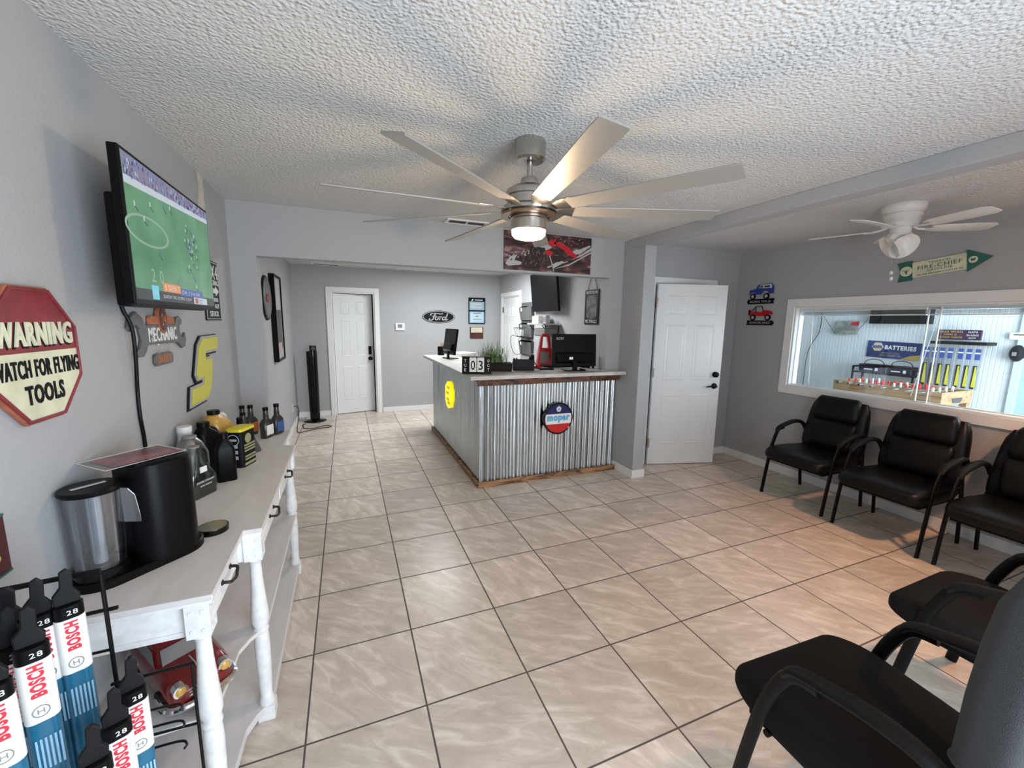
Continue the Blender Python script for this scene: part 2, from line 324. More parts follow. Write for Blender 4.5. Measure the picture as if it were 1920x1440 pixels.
# dividing wall with the wide opening and the doorway of door 3
OX0, OX1, OZ = -.39, 2.735, 2.05; D0, D1, DZ = 3.325, 4.16, 2.03
b = MB(); b.box(XL, YD, 0, OX0, YD+t_, ZC).box(OX0, YD, OZ, OX1, YD+t_, ZC).box(OX1, YD, 0, D0, YD+t_, ZC).box(D0, YD, DZ, D1, YD+t_, ZC).box(D1, YD, 0, XR+t_, YD+t_, ZC)
struct(b.build('wall_middle', 'wall', smooth=0))
struct(MB().box(2.905, 1.80, 0, 3.04, YD-.0005, 2.34).build('wall_stub', 'wall', smooth=0, bevel=.004))
struct(MB().box(2.905, YN, 2.34, 3.04, YD-.0005, ZC).build('trim_2', 'wall', smooth=0, bevel=.004))
# back wall with doorway 1
E0, E1 = .0, .665
b = MB(); b.box(XL, YB, 0, E0, YB+t_, ZC).box(E0, YB, 2.03, E1, YB+t_, ZC).box(E1, YB, 0, XO+t_, YB+t_, ZC)
struct(b.build('wall_back', 'wall', smooth=0))
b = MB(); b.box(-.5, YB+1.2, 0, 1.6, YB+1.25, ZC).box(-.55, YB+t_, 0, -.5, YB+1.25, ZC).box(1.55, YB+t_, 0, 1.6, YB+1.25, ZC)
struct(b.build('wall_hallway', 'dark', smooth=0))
G0, G1 = 4.86, 5.66
b = MB(); b.box(XO, YD+t_, 0, XO+t_, G0, ZC).box(XO, G0, 2.03, XO+t_, G1, ZC).box(XO, G1, 0, XO+t_, YB, ZC)
struct(b.build('wall_office', 'wall', smooth=0))
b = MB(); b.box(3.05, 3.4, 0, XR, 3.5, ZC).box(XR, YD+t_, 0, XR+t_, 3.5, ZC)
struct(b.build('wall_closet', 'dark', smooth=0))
# right wall with the long inner window
WY0, WY1, WZ0, WZ1 = -.62, 1.415, .965, 1.785
b = MB(); b.box(XR, YN, 0, XR+t_, WY0, ZC).box(XR, WY0, 0, XR+t_, WY1, WZ0).box(XR, WY0, WZ1, XR+t_, WY1, ZC).box(XR, WY1, 0, XR+t_, YD+t_, ZC)
struct(b.build('wall_right', 'wall', smooth=0))
# near wall behind the camera with the shop window
b = MB(); b.box(XL, YN-.42, 0, .3, YN-.3, ZC).box(3.6, YN-.42, 0, XR, YN-.3, ZC).box(.3, YN-.42, 0, 3.6, YN-.3, .4).box(.3, YN-.42, 2.3, 3.6, YN-.3, ZC)
struct(b.build('wall_near', 'wall', smooth=0))
# baseboards
def bb(name, segs):
    m = MB()
    for s in segs: m.box(*s)
    return struct(m.build(name, 'trimw', smooth=0, bevel=.003))
bb('baseboard_left', [(XL, YN-.3, 0, XL+.013, YD-.001, .085), (XL, YD+t_, 0, XL+.013, YB, .085)])
bb('baseboard_back', [(XL, YB-.013, 0, E0-.085, YB, .085), (E1+.085, YB-.013, 0, XO, YB, .085)])
bb('baseboard_middle', [(XL, YD-.013, 0, OX0, YD, .085), (D1+.06, YD-.013, 0, XR, YD, .085), (2.892, 1.80, 0, 2.905, 2.14, .085), (2.892, 1.787, 0, 3.053, 1.80, .085), (3.04, 1.80, 0, 3.053, YD, .085)])
bb('baseboard_right', [(XR-.013, YN, 0, XR, YD-.013, .085)])

# ---- doors
def casing(b, x0, x1, z1, w=.075, d=.018, jamb=.12):   # in the wall frame: x along, y up, z out
    b.box(x0-w, 0, 0, x0, z1+w, d).box(x1, 0, 0, x1+w, z1+w, d).box(x0, z1, 0, x1, z1+w, d)
    b.box(x0, 0, -jamb, x0+.018, z1, 0).box(x1-.018, 0, -jamb, x1, z1, 0).box(x0+.018, z1-.018, -jamb, x1-.018, z1, 0)
def leafmesh(w, h, t=.035):
    b = MB(); b.box(0, 0, -t/2, w, h, t/2)
    mx, cxw = .115, .095; pw = (w-2*mx-cxw)/2
    for r0, r1 in ((.235*h/2.0, .80*h/2.0), (.965*h/2.0, 1.57*h/2.0), (1.67*h/2.0, 1.88*h/2.0)):
        for x0 in (mx, mx+pw+cxw):
            for sd in (-1, 1):
                z = sd*t/2; x1 = x0+pw
                for (i, zz), (j, zw) in zip(((0, .0005), (.012, .005), (.024, .0006), (.045, .005)), ((.012, .005), (.024, .0006), (.045, .005), (.05, .005))):
                    P = [(x0+i, r0+i), (x1-i, r0+i), (x1-i, r1-i), (x0+i, r1-i)]; Q = [(x0+j, r0+j), (x1-j, r0+j), (x1-j, r1-j), (x0+j, r1-j)]
                    b.add([(*p, z+sd*zz) for p in P]+[(*q, z+sd*zw) for q in Q], [(0,1,5,4),(1,2,6,5),(2,3,7,6),(3,0,4,7)])
                b.add([(*q, z+sd*.005) for q in Q], [(0,1,2,3)])
    return b
def knob(X, lever=False):
    b = MB(X); b.lathe([(0, 0), (.033, 0), (.033, .008), (.012, .012), (.012, .035), (.026, .04), (.03, .055), (.02, .066), (0, .068)] if not lever else [(0, 0), (.033, 0), (.031, .01), (.012, .014), (.012, .05), (0, .052)], 20)
    if lever: b.tube([(0, 0, .045), (-.04, .004, .05), (-.08, .001, .046), (-.115, -.006, .045)], [.010, .009, .008, .007], 8)
    return b
# door 1: back wall, slightly open inwards to the dark hallway
d1 = thing('door_1', None, None, FR('B', 0, YB, 0), kind='structure')
b = MB(); casing(b, E0, E1, 2.03); b.build('door_frame', 'trimw', d1, smooth=0, bevel=.003)
X = Matrix.Translation((E0+.02, .01, -.05)) @ Matrix.Rotation(math.radians(13), 4, 'Y')
l = leafmesh(.625, 1.995); l.v = [X @ v for v in l.v]; l.build('door_leaf', 'white', d1, smooth=20)
knob(X @ Matrix.Translation((.565, .92, .018))).build('door_knob', 'blackm', d1)
MB(X).cbox((.565, 1.06, .03), (.045, .14, .03)).build('keypad_lock', 'black', d1, bevel=.006)
# door 2: side wall of the office, closed
d2 = thing('door_2', None, None, FR('R', XO, G1, 0), kind='structure')
b = MB(); casing(b, 0, G1-G0, 2.03); b.build('door_frame', 'trimw', d2, smooth=0, bevel=.003)
l = leafmesh(.76, 1.995); l.v = [Matrix.Translation((.02, .01, -.02)) @ v for v in l.v]; l.build('door_leaf', 'white', d2, smooth=20)
knob(Matrix.Translation((.70, .95, -.002))).build('door_knob', 'blackm', d2)
b = MB(); [b.box(.002, z, -.004, .022, z+.10, .008) for z in (1.75, 1.0, .2)]; b.build('hinge', 'blackm', d2)
# door 3: ajar into the room beside the seating
d3 = thing('door_3', None, None, FR('B', 0, YD, 0), kind='structure')
b = MB(); b.box(D0-.022, 0, 0, D0, DZ+.065, .016).box(D1, 0, 0, D1+.055, DZ+.065, .016).box(D0, DZ, 0, D1, DZ+.065, .016)
b.box(D0, 0, -.12, D0+.018, DZ, 0).box(D1-.018, 0, -.12, D1, DZ, 0).box(D0+.018, DZ-.018, -.12, D1-.018, DZ, 0); b.build('door_frame', 'trimw', d3, smooth=0, bevel=.003)
X = Matrix.Translation((D0+.012, .008, .03)) @ Matrix.Rotation(-math.radians(15), 4, 'Y')
l = leafmesh(.80, 2.01, .04); l.v = [X @ v for v in l.v]; l.build('door_leaf', 'white', d3, smooth=20)
knob(X @ Matrix.Translation((.735, .90, .02)), True).build('door_lever', 'blackm', d3)
knob(X @ Matrix.Translation((.735, 1.03, .02)) @ Matrix.Scale(.6, 4, (0, 0, 1))).build('deadbolt', 'blackm', d3)
for z in (1.76, 1.0, .20):
    MB(X).box(-.012, z, .012, .012, z+.10, .024).cyl((-.006, z, .026), (-.006, z+.1, .026), .007, n=10).build('hinge', 'nickel', d3)

# ---- window 1 in the right wall
wn = thing('window_1', None, None, FR('R', XR, 0, 0), kind='structure')     # x = -world y
x0, x1 = -WY1, -WY0
b = MB(); w_ = .082
b.box(x0-w_, WZ0-w_, 0, x0, WZ1+w_, .018).box(x1, WZ0-w_, 0, x1+w_, WZ1+w_, .018).box(x0, WZ1, 0, x1, WZ1+w_, .018).box(x0, WZ0-w_, 0, x1, WZ0, .018)
b.box(x0, WZ0, -.12, x0+.014, WZ1, 0).box(x1-.014, WZ0, -.12, x1, WZ1, 0).box(x0+.014, WZ1-.014, -.12, x1-.014, WZ1, 0).box(x0+.014, WZ0, -.12, x1-.014, WZ0+.014, 0)
b.build('window_frame', 'trimw', wn, smooth=0, bevel=.003)
xm = -.38
for nm, a0, a1, zz in (('sash', x0+.014, xm+.09, -.062), ('sash', xm, x1-.014, -.085)):
    b = MB(); fw = .006
    b.box(a0, WZ0+.014, zz, a0+fw, WZ1-.014, zz+.016).box(a1-fw, WZ0+.014, zz, a1, WZ1-.014, zz+.016).box(a0+fw, WZ0+.014, zz, a1-fw, WZ0+.022, zz+.016).box(a0+fw, WZ1-.024, zz, a1-fw, WZ1-.014, zz+.016)
    sa = b.build(nm, 'white2', wn, smooth=0)
    MB().box(a0+fw, WZ0+.022, zz+.006, a1-fw, WZ1-.024, zz+.010).build('glass_pane', 'glass', sa, smooth=0)

# ---- enclosed porch beyond the window
PX = 7.2
struct(MB().box(4.7, -2.2, -.1, PX+.1, 5.2, -.0).build('floor_porch', 'porchf', smooth=0))
struct(MB().box(XR+t_, -2.2, 2.5, PX+.1, 5.2, 2.6).build('ceiling_porch', 'siding', smooth=0))
b = MB(); y = -2.2; prof = []
while y < 5.2:
    prof += [(y, 0), (y+.030, 0), (y+.032, .0028), (y+.037, .0028), (y+.039, 0)]; y += .042
n = len(prof); b.add([(PX+d, yy, z) for z in (0, 2.5) for yy, d in prof], [(i, i+1, n+i+1, n+i) for i in range(n-1)])
b.box(PX+.012, -2.2, 0, PX+.1, 5.2, 2.5)
struct(b.build('wall_porch', 'siding', smooth=0))
struct(MB().box(XR+t_, 5.1, 0, PX, 5.2, 2.5).build('wall_porch_end', 'siding', smooth=0))
dp = thing('door_4', None, None, FR('R', PX, 0, 0), kind='structure')
MB().box(-.66, 0, 0, -.60, 2.15, .03).box(-.60, 2.08, 0, .32, 2.15, .03).box(.26, 0, 0, .32, 2.08, .03).build('door_frame', mat('porch_trim', (.52, .60, .64), .5), dp, smooth=0)
MB().box(-.60, .01, 0, .26, 2.08, .018).build('door_leaf', mat('pale_blue_door', (.36, .50, .60), .5), dp, smooth=0)
# ------------------------------------------------------------------ main ceiling fan
def add_matrix(mb, X): mb.v = [X @ v for v in mb.v]; return mb
fan = thing('ceiling_fan', 'large brushed nickel ceiling fan with nine long blades and a lit lamp', 'ceiling fan', (1.045, .375, 0))
MB().lathe([(0, ZC), (.070, ZC), (.072, ZC-.004), (.072, ZC-.082), (.062, ZC-.090), (.028, ZC-.090), (.020, ZC-.075), (0, ZC-.075)], 32).build('canopy', 'nickel', fan)
MB().cyl((0, 0, ZC-.08), (0, 0, 2.245), .0135, n=16).build('downrod', 'nickel', fan)
MB().lathe([(0, 2.262), (.038, 2.262), (.042, 2.255), (.042, 2.225), (.085, 2.220), (.108, 2.205), (.112, 2.195), (.112, 2.178), (.104, 2.176), (.104, 2.138), (.125, 2.132), (.135, 2.120), (.135, 2.106), (.085, 2.106), (0, 2.106)], 40).build('motor_housing', 'nickel', fan)
lk = MB(); lk.lathe([(0, 2.106), (.088, 2.106), (.088, 2.078), (.083, 2.074), (.083, 2.070), (.088, 2.068), (.088, 2.030), (.084, 2.026), (0, 2.026)], 36).build('light_kit', 'nickel', fan)
MB().lathe([(0, 1.984), (.04, 1.985), (.068, 1.992), (.080, 2.005), (.082, 2.027), (0, 2.027)], 32).build('lamp_lens', 'lens', fan)
br = MB(); br.ringp(circ(.135, 36), circ(.100, 36), 2.088, 2.096).build('trim_ring', 'brassm', fan)
bl = bpy.data.lights.new('fan_lamp_light', 'POINT'); bl.energy = 19; bl.color = (1, .70, .42); bl.shadow_soft_size = .07
bo = bpy.data.objects.new('fan_lamp_light', bl); COL.objects.link(bo); bo.location = (1.045, .375, 1.945)
blade0 = None
for k in range(9):
    a = math.radians(20.5+40*k)
    if blade0 is None:
        rings = []
        for i in range(13):
            u = i/12; r = .215+.69*u; hw = .043+.008*u; tilt = math.radians(-13)
            if i == 12: hw *= .93
            ring = []
            for x, y in rrect(2*hw, .007, .003, 2):
                yy = y - .22*x*x/hw*1.0     # slight camber
                ring.append((r+(.030 if i == 12 else 0)*(1-(x/hw)**2), x*math.cos(tilt)-yy*math.sin(tilt), 2.128+x*math.sin(tilt)+yy*math.cos(tilt)))
            rings.append(ring)
        bobj = MB().loft(rings).build('blade', 'blade', fan, smooth=40)
        rings = []
        for r, hw, z, tl in ((.095, .026, 2.114, 2), (.14, .030, 2.116, 8), (.175, .046, 2.120, 13), (.235, .057, 2.1205, 13), (.262, .056, 2.1205, 13)):
            tl = -math.radians(tl); hw *= .82; rings.append([(r, x*math.cos(tl)-y*math.sin(tl), z+x*math.sin(tl)+y*math.cos(tl)) for x, y in rrect(2*hw, .006, .002, 2)])
        kobj = MB().loft(rings).build('blade_bracket', 'nickel', bobj, smooth=40)
        bobj.rotation_euler.z = a; blade0 = (bobj, kobj)
    else:
        o = blade0[0].copy(); COL.objects.link(o); o.parent = fan; o.rotation_euler.z = a
        o2 = blade0[1].copy(); COL.objects.link(o2); o2.parent = o

# ------------------------------------------------------------------ hugger fan over the chairs
f2 = thing('ceiling_fan', 'small white flush-mounted ceiling fan with bell-shaped glass shades', 'ceiling fan', (3.83, .26, 0))
MB().lathe([(0, ZC), (.118, ZC), (.122, ZC-.012), (.116, ZC-.04), (.100, ZC-.055), (.106, ZC-.062), (.106, ZC-.078), (.098, ZC-.085), (.096, ZC-.12), (.075, ZC-.145), (0, ZC-.147)], 36).build('motor_housing', 'fanw', f2)
MB().lathe([(0, 2.285), (.055, 2.285), (.058, 2.27), (.056, 2.225), (.04, 2.205), (0, 2.20)], 24).build('light_fitter', 'fanw', f2)
for k, dg in enumerate((-34, 38, 110, 182, 254)):
    bb_ = MB(); rings = []
    for r, hw in ((.17, .038), (.22, .052), (.40, .060), (.50, .058), (.53, .040)):
        rings.append([(r, x*.97+y*.2, 2.272-x*.21+y) for x, y in rrect(2*hw, .006, .002, 2)])
    bo_ = bb_.loft(rings).build('blade', 'fanw', f2, smooth=40)
    k_ = MB(); k_.tube([(.07, 0, 2.288), (.11, .012, 2.272), (.15, .0, 2.268)], .008, 6).box(.14, -.022, 2.263, .20, .022, 2.267); k_.build('blade_bracket', 'fanw', bo_)
    bo_.rotation_euler.z = math.radians(dg)
for k, dg in enumerate((-38, 160, 62)):
    X = Matrix.Rotation(math.radians(dg), 4, 'Z') @ Matrix.Translation((.062, 0, 2.222)) @ Matrix.Rotation(math.radians(56), 4, 'Y') @ Matrix.Scale(1.18, 4) @ Matrix.Rotation(PI, 4, 'X')
    sh = MB(X); sh.lathe([(.018, -.01), (.030, 0), (.034, .02), (.036, .05), (.048, .085), (.070, .115), (.074, .118), (.068, .113), (.045, .084), (.032, .05), (.026, .02), (0, .012)], 28)
    so = sh.build('lamp_shade', 'frost', f2)
    MB(X).sphere((0, 0, .055), .022, 12, (1, 1, 1.3)).build('bulb', 'white2', so)
for dx, dy, z0, c in ((-.012, .012, 1.985, 'cream'), (-.004, .012, 1.945, 'white2')):
    p = MB().cyl((dx, dy, 2.21), (dx, dy, z0), .0012, n=5).build('pull_chain', 'nickel', f2)
    MB().sphere((dx, dy, z0-.01), .011, 10, (1, 1, 1.3)).build('pull_knob', c, p)

# ------------------------------------------------------------------ ceiling vents
def vent(label, x, y, wd, dp_, ang, z=ZC):
    v = thing('ceiling_vent', label, 'air vent', Matrix.Translation((x, y, z)) @ Matrix.Rotation(ang, 4, 'Z'))
    MB().ringp([(-wd/2, -dp_/2), (wd/2, -dp_/2), (wd/2, dp_/2), (-wd/2, dp_/2)], [(-wd/2+.025, -dp_/2+.022), (wd/2-.025, -dp_/2+.022), (wd/2-.025, dp_/2-.022), (-wd/2+.025, dp_/2-.022)], -.012, -.001).box(-.006, -dp_/2+.02, -.011, .006, dp_/2-.02, -.002).build('frame', 'trimw', v, smooth=0)
    b = MB(); n = 7
    for i in range(n):
        yy = -dp_/2+.03+(dp_-.06)*i/(n-1); b.add([(-wd/2+.025, yy-.006, -.010), (wd/2-.025, yy-.006, -.010), (wd/2-.025, yy+.006, -.003), (-wd/2+.025, yy+.006, -.003)], [(0, 1, 2, 3)])
    b.build('louvres', 'grey', v, smooth=0)
    return v
vent('white ceiling vent above the wide opening, behind the nickel fan blades', 1.20, 2.035, .36, .15, 0)
vent('long ceiling vent of the back area, nearest the left wall', -.04, 5.60, .40, .16, 0)
vent('narrow ceiling vent of the back area, above the small thermostat', 1.19, 5.72, .34, .13, 0)

# ------------------------------------------------------------------ television with the football game
tv = thing('television', 'wall-mounted flat television showing a football game', 'television', FR('L', -.405, .588, 1.868))
TW, TH = .858, .478
MB().box(-TW/2, -TH/2, -.028, TW/2, TH/2, 0).build('casing', 'black', tv, smooth=0, bevel=.004)
b = MB(); b.box(-TW/2+.05, -TH/2-.006, -.07, TW/2-.05, TH/2-.13, -.028); b.build('rear_housing', 'black', tv, smooth=0, bevel=.01)
b = MB(); b.box(-.1, -.1, -.155, .1, .1, -.145).box(-.04, -.03, -.145, .04, .03, -.07); b.build('wall_bracket', 'blackm', tv, smooth=0)
def em(name, c, s=1.0):
    m = mat(name, tuple(x*.25 for x in c), .25, emit=c, estr=s); return m
SG = bpy.data.materials.new('screen_pitch'); SG.use_nodes = True; nt = SG.node_tree; bs = nt.nodes['Principled BSDF']
tcn = nt.nodes.new('ShaderNodeTexCoord'); nz = nt.nodes.new('ShaderNodeTexNoise'); nz.inputs['Scale'].default_value = 5; rp_ = nt.nodes.new('ShaderNodeValToRGB')
rp_.color_ramp.elements[0].color = (.055, .175, .085, 1); rp_.color_ramp.elements[1].color = (.12, .28, .15, 1); rp_.color_ramp.elements[0].position = .3; rp_.color_ramp.elements[1].position = .7
nt.links.new(tcn.outputs['Object'], nz.inputs['Vector']); nt.links.new(nz.outputs[0], rp_.inputs[0]); nt.links.new(rp_.outputs[0], bs.inputs['Emission Color']); bs.inputs['Emission Strength'].default_value = 1.0
bs.inputs['Base Color'].default_value = (.01, .03, .02, 1); bs.inputs['Roughness'].default_value = .2
x0, x1, y0, y1 = -TW/2+.012, TW/2-.010, -TH/2+.018, TH/2-.012
b = MB(); Z = .0006
b.mt(0).box(x0, y0, -.0005, x1, y1, Z)
rnd = random.Random(3)
b.mt(1).add([(x0, y1-.075, Z+.0002), (x1, y1-.035, Z+.0002), (x1, y1, Z+.0002), (x0, y1, Z+.0002)], [(0, 1, 2, 3)])      # stand
b.mt(2).add([(x0, y1-.095, Z+.0003), (x1, y1-.052, Z+.0003), (x1, y1-.033, Z+.0003), (x0, y1-.070, Z+.0003)], [(0, 1, 2, 3)])  # side line
for k in range(170):
    u = rnd.random(); xx = x0+.005+u*(x1-x0-.01); yy = y1-.068+.036*u+rnd.random()*(.062-.034*u)
    b.mt(rnd.choice((3, 4, 2, 5, 7))).add([(xx-.003, yy-.007, Z+.0005), (xx+.003, yy-.007, Z+.0005), (xx+.003, yy+.005, Z+.0005), (xx-.003, yy+.005, Z+.0005)], [(0, 1, 2, 3)])
def player(xx, yy, c, s=1):
    b.mt(c).add([(xx-.004*s, yy, Z+.0005), (xx+.004*s, yy-.001, Z+.0005), (xx+.005*s, yy+.014*s, Z+.0005), (xx-.003*s, yy+.016*s, Z+.0005)], [(0, 1, 2, 3)])
    b.mt(5).add([(xx, yy, Z+.0004), (xx+.004, yy+.002, Z+.0004), (xx+.026*s, yy-.012*s, Z+.0004), (xx+.020*s, yy-.014*s, Z+.0004)], [(0, 1, 2, 3)])
for k in range(30): player(.11+rnd.gauss(.03, .035), .01+rnd.gauss(0, .045), rnd.choice((2, 2, 7)), .8)
for p in ((-.30, .04), (-.36, .075), (-.20, -.06), (-.24, .10), (-.05, -.15), (.15, -.11), (.17, -.15), (.10, -.07), (-.12, .12), (-.06, .13), (.20, .07), (.22, .03)): player(*p, rnd.choice((2, 7)))
b.mt(8).ringp(circ(.17, 36, -.27, .01, .05), circ(.155, 36, -.27, .01, .043), Z+.0001, Z+.0003)
b.text('2 0', -.24, -.135, .10, .045, Z+.0004)
b.mt(5).box(x0, y0, Z, x1, y0+.036, Z+.0006)
b.mt(6).box(-.20, y0+.036, Z, -.03, y0+.068, Z+.0008); b.mt(7).box(-.03, y0+.030, Z, .24, y0+.058, Z+.0008)
b.mt(9).box(-.30, y0+.004, Z, -.245, y0+.052, Z+.0010); b.mt(2).box(.12, y0+.002, Z, .30, y0+.030, Z+.0010)
b.mt(2); b.text('8 DEN 7', -.115, y0+.052, .14, .020, Z+.0012).text('CHI', .01, y0+.044, .05, .014, Z+.0012).text('2 3rd 4:08', .13, y0+.044, .14, .014, Z+.0012).text('1st & 10', -.275, y0+.028, .04, .016, Z+.0014)
b.text('SUNDAY NFL SCORES TODAY', -.06, y0+.018, .30, .012, Z+.0012)
b.mt(3).box(.135, y0+.005, Z, .175, y0+.027, Z+.0014); b.mt(5).text('GAME', .21, y0+.020, .05, .009, Z+.0014).text('DAY', .21, y0+.008, .035, .008, Z+.0014)
b.build('screen', [SG, em('screen_stand', (.16, .17, .27)), em('screen_white', (.42, .46, .52)), em('screen_red', (.30, .08, .07)), em('screen_navy', (.03, .05, .20)), em('screen_black', (.02, .025, .03)), em('screen_orange', (.55, .20, .05)), em('screen_blue', (.05, .09, .28)), em('screen_lines', (.20, .32, .24)), em('screen_cyan', (.12, .45, .55))], tv, smooth=0)
b = MB(); b.tube(catmull([(-.500, .50, 1.775), (-.515, .46, 1.775), (-.545, .437, 1.74), (-.552, .434, 1.69), (-.552, .445, 1.62), (-.538, .462, 1.55), (-.540, .470, 1.44), (-.552, .483, 1.30), (-.552, .480, 1.20), (-.552, .492, 1.10), (-.552, .49, .90)], 5), .0065, 8)
tag(b.build('power_cord', 'black'), 'black power cord hanging down the left wall from the television', 'cord')

# ------------------------------------------------------------------ signs on the left wall
# red and cream stop sign
sg = thing('warning_sign', 'red and cream octagonal metal sign reading WARNING WATCH FOR FLYING TOOLS', 'sign', FR('L', XL+.004, -.052, 1.488))
def octo(r, sx=1, sy=1): return [(r*math.cos(math.radians(22.5+45*k))*sx, r*math.sin(math.radians(22.5+45*k))*sy) for k in range(8)]
R8 = .190
MB().prism(octo(R8*1.0), 0, .012).build('rim', 'rust', sg, smooth=0, bevel=.003)
o_ = octo(R8*.955)
c8 = R8*.955*math.cos(math.radians(22.5)); s8 = R8*.955*math.sin(math.radians(22.5))
b = MB(); b.prism([(c8, 0.008), (c8, s8), (s8, c8), (-s8, c8), (-c8, s8), (-c8, .008)], .010, .0135); b.build('upper_field', 'signred', sg, smooth=0)
b = MB(); b.prism([(-c8, .008), (-c8, -s8), (-s8, -c8), (s8, -c8), (c8, -s8), (c8, .008)], .010, .0135); b.build('lower_field', 'cream', sg, smooth=0)
b = MB(); b.ringp(octo(R8*.975), octo(R8*.93), .012, .018); b.build('raised_border', 'signred', sg, smooth=0, bevel=.002)
b = MB(); b.text('WARNING', -.003, .0515, .297, .066, .0135, .0145, .10); b.build('lettering_shadow', 'ink', sg, smooth=0)
b = MB(); b.text('WARNING', 0, .055, .29, .062, .0145, .0185, .05); b.build('lettering', 'cream', sg, smooth=0)
b = MB(); b.text('WATCH FOR FLYING', 0, -.033, .325, .046, .013, .016, .05).text('TOOLS', .005, -.100, .150, .050, .013, .016, .07); b.build('lettering', 'ink', sg, smooth=0)
# brown coffee sign cut by the frame
sg = thing('coffee_sign', 'dark brown bean-print metal sign at the left edge of the photo', 'sign', FR('L', XL+.003, -.380, 1.062))
MB().box(-.15, -.066, 0, .142, .066, .004).build('panel', 'maroon', sg, smooth=0)
b = MB(); b.box(-.15, .066, 0, .142, .071, .006).box(-.15, -.071, 0, .142, -.066, .006); b.build('edge_strips', 'green', sg, smooth=0)
MB().text('BUT FIRST', .02, .034, .20, .018, .0045, .0055).build('lettering', 'winkw', sg, smooth=0)
MB().text('COFFEE IDEAS', -.02, -.018, .27, .032, .0045, .0055, .02).build('lettering', 'gold', sg, smooth=0)
# wrench sign
sg = thing('mechanic_sign', 'grey wrench-shaped sign reading MECHANIC with a hanging ON DUTY plaque', 'sign', FR('L', XL+.004, .765, 1.512))
wr = [(-.31, .035), (-.285, .075), (-.235, .098), (-.185, .075), (-.165, .045), (.155, .045), (.175, .075), (.215, .083), (.245, .066), (.238, .045), (.210, .040), (.205, .012), (.225, -.018), (.255, -.018), (.270, .004), (.283, -.03), (.262, -.066), (.225, -.072), (.175, -.045), (.155, -.040), (-.155, -.036), (-.175, -.062), (-.205, -.082), (-.255, -.078), (-.268, -.060), (-.225, -.045), (-.205, -.012), (-.215, .030), (-.245, .048), (-.285, .020)]
MB().prism(wr, 0, .010).build('wrench_plate', 'steel', sg, smooth=0, bevel=.002)
b = MB(); b.prism([(-.125, .047), (-.125, .072), (-.115, .082), (-.052, .082), (-.045, .047)], .002, .014).prism([(.045, .047), (.052, .082), (.125, .082), (.135, .07), (.135, .047)], .002, .014).prism(circ(.048, 24, 0, .068, .062), .002, .016); b.build('crest', mat('copper_paint', (.40, .13, .06), .5, var=.3), sg, smooth=0)
b = MB(); b.prism(circ(.038, 24, 0, .068, .050), .016, .018); b.build('crest_centre', 'maroon', sg, smooth=0)
b = MB(); b.text('OPEN', -.088, .062, .055, .012, .0145, .0155).text('HOURS', .092, .062, .058, .012, .0145, .0155).text('24', 0, .068, .042, .050, .0185, .0195, .02); b.build('lettering', 'orange', sg, smooth=0)
MB().text('MECHANIC', .005, .004, .30, .060, .0102, .0122, .04).build('lettering', 'winkw', sg, smooth=0)
pq = MB().prism([(x-.005, y-.105) for x, y in rrect(.195, .052, .02)], .001, .009).build('hanging_plaque', 'steel', sg, smooth=0)
MB().text('ON DUTY', -.005, -.105, .150, .032, .0092, .0102, .02).build('lettering', 'orange', pq, smooth=0)
b = MB(); b.tube([(-.055, -.035, .006), (-.05, -.055, .014), (-.055, -.083, .006)], .0022, 6).tube([(.055, -.035, .006), (.05, -.055, .014), (.055, -.083, .006)], .0022, 6); b.build('hook', 'chrome', sg)
# number five
sg = thing('number_sign', 'yellow racing number 5 sign with silver and black edges', 'sign', FR('L', XL+.003, 1.285, 1.306) )
five = [(-.145, -.175), (.05, -.175), (.135, -.12), (.155, .02), (.13, .055), (-.005, .055), (-.01, .085), (.175, .085), (.225, .175), (-.06, .175), (-.105, .14), (-.145, -.03), (-.11, -.062), (.015, -.062), (.01, -.085), (-.20, -.085), (-.235, -.175)]
five = [(-.27, -.175), (.01, -.175), (.085, -.12), (.15, .02), (.135, .055), (.03, .055), (.035, .085), (.27, .085), (.295, .175), (.0, .175), (-.07, .135), (-.155, -.02), (-.13, -.052), (-.03, -.052), (-.045, -.078), (-.235, -.078)]
def scl(p, s, dx=0, dy=0):
    # inset an outline by offsetting along vertex normals
    n = len(p); out = []; ar = sum(p[i][0]*p[(i+1) % n][1]-p[(i+1) % n][0]*p[i][1] for i in range(n)); sgn = 1 if ar > 0 else -1
    for i in range(n):
        a = Vector(p[i-1]); q = Vector(p[i]); c = Vector(p[(i+1) % n]); e1 = (q-a).normalized(); e2 = (c-q).normalized()
        n1 = Vector((e1.y, -e1.x))*sgn; n2 = Vector((e2.y, -e2.x))*sgn; m = (n1+n2); m = m/max(.35, m.dot(n1)) if m.length > 1e-4 else n1
        out.append((q.x+m.x*s+dx, q.y+m.y*s+dy))
    return out
MB().prism(scl(five, .012, -.012, -.004), 0, .006).build('shadow_layer', 'ink', sg, smooth=0)
MB().prism(scl(five, .004), .006, .012).build('silver_layer', 'silver', sg, smooth=0)
MB().prism(scl(five, -.008), .012, .017).build('number_face', 'yellow', sg, smooth=0, bevel=.002)
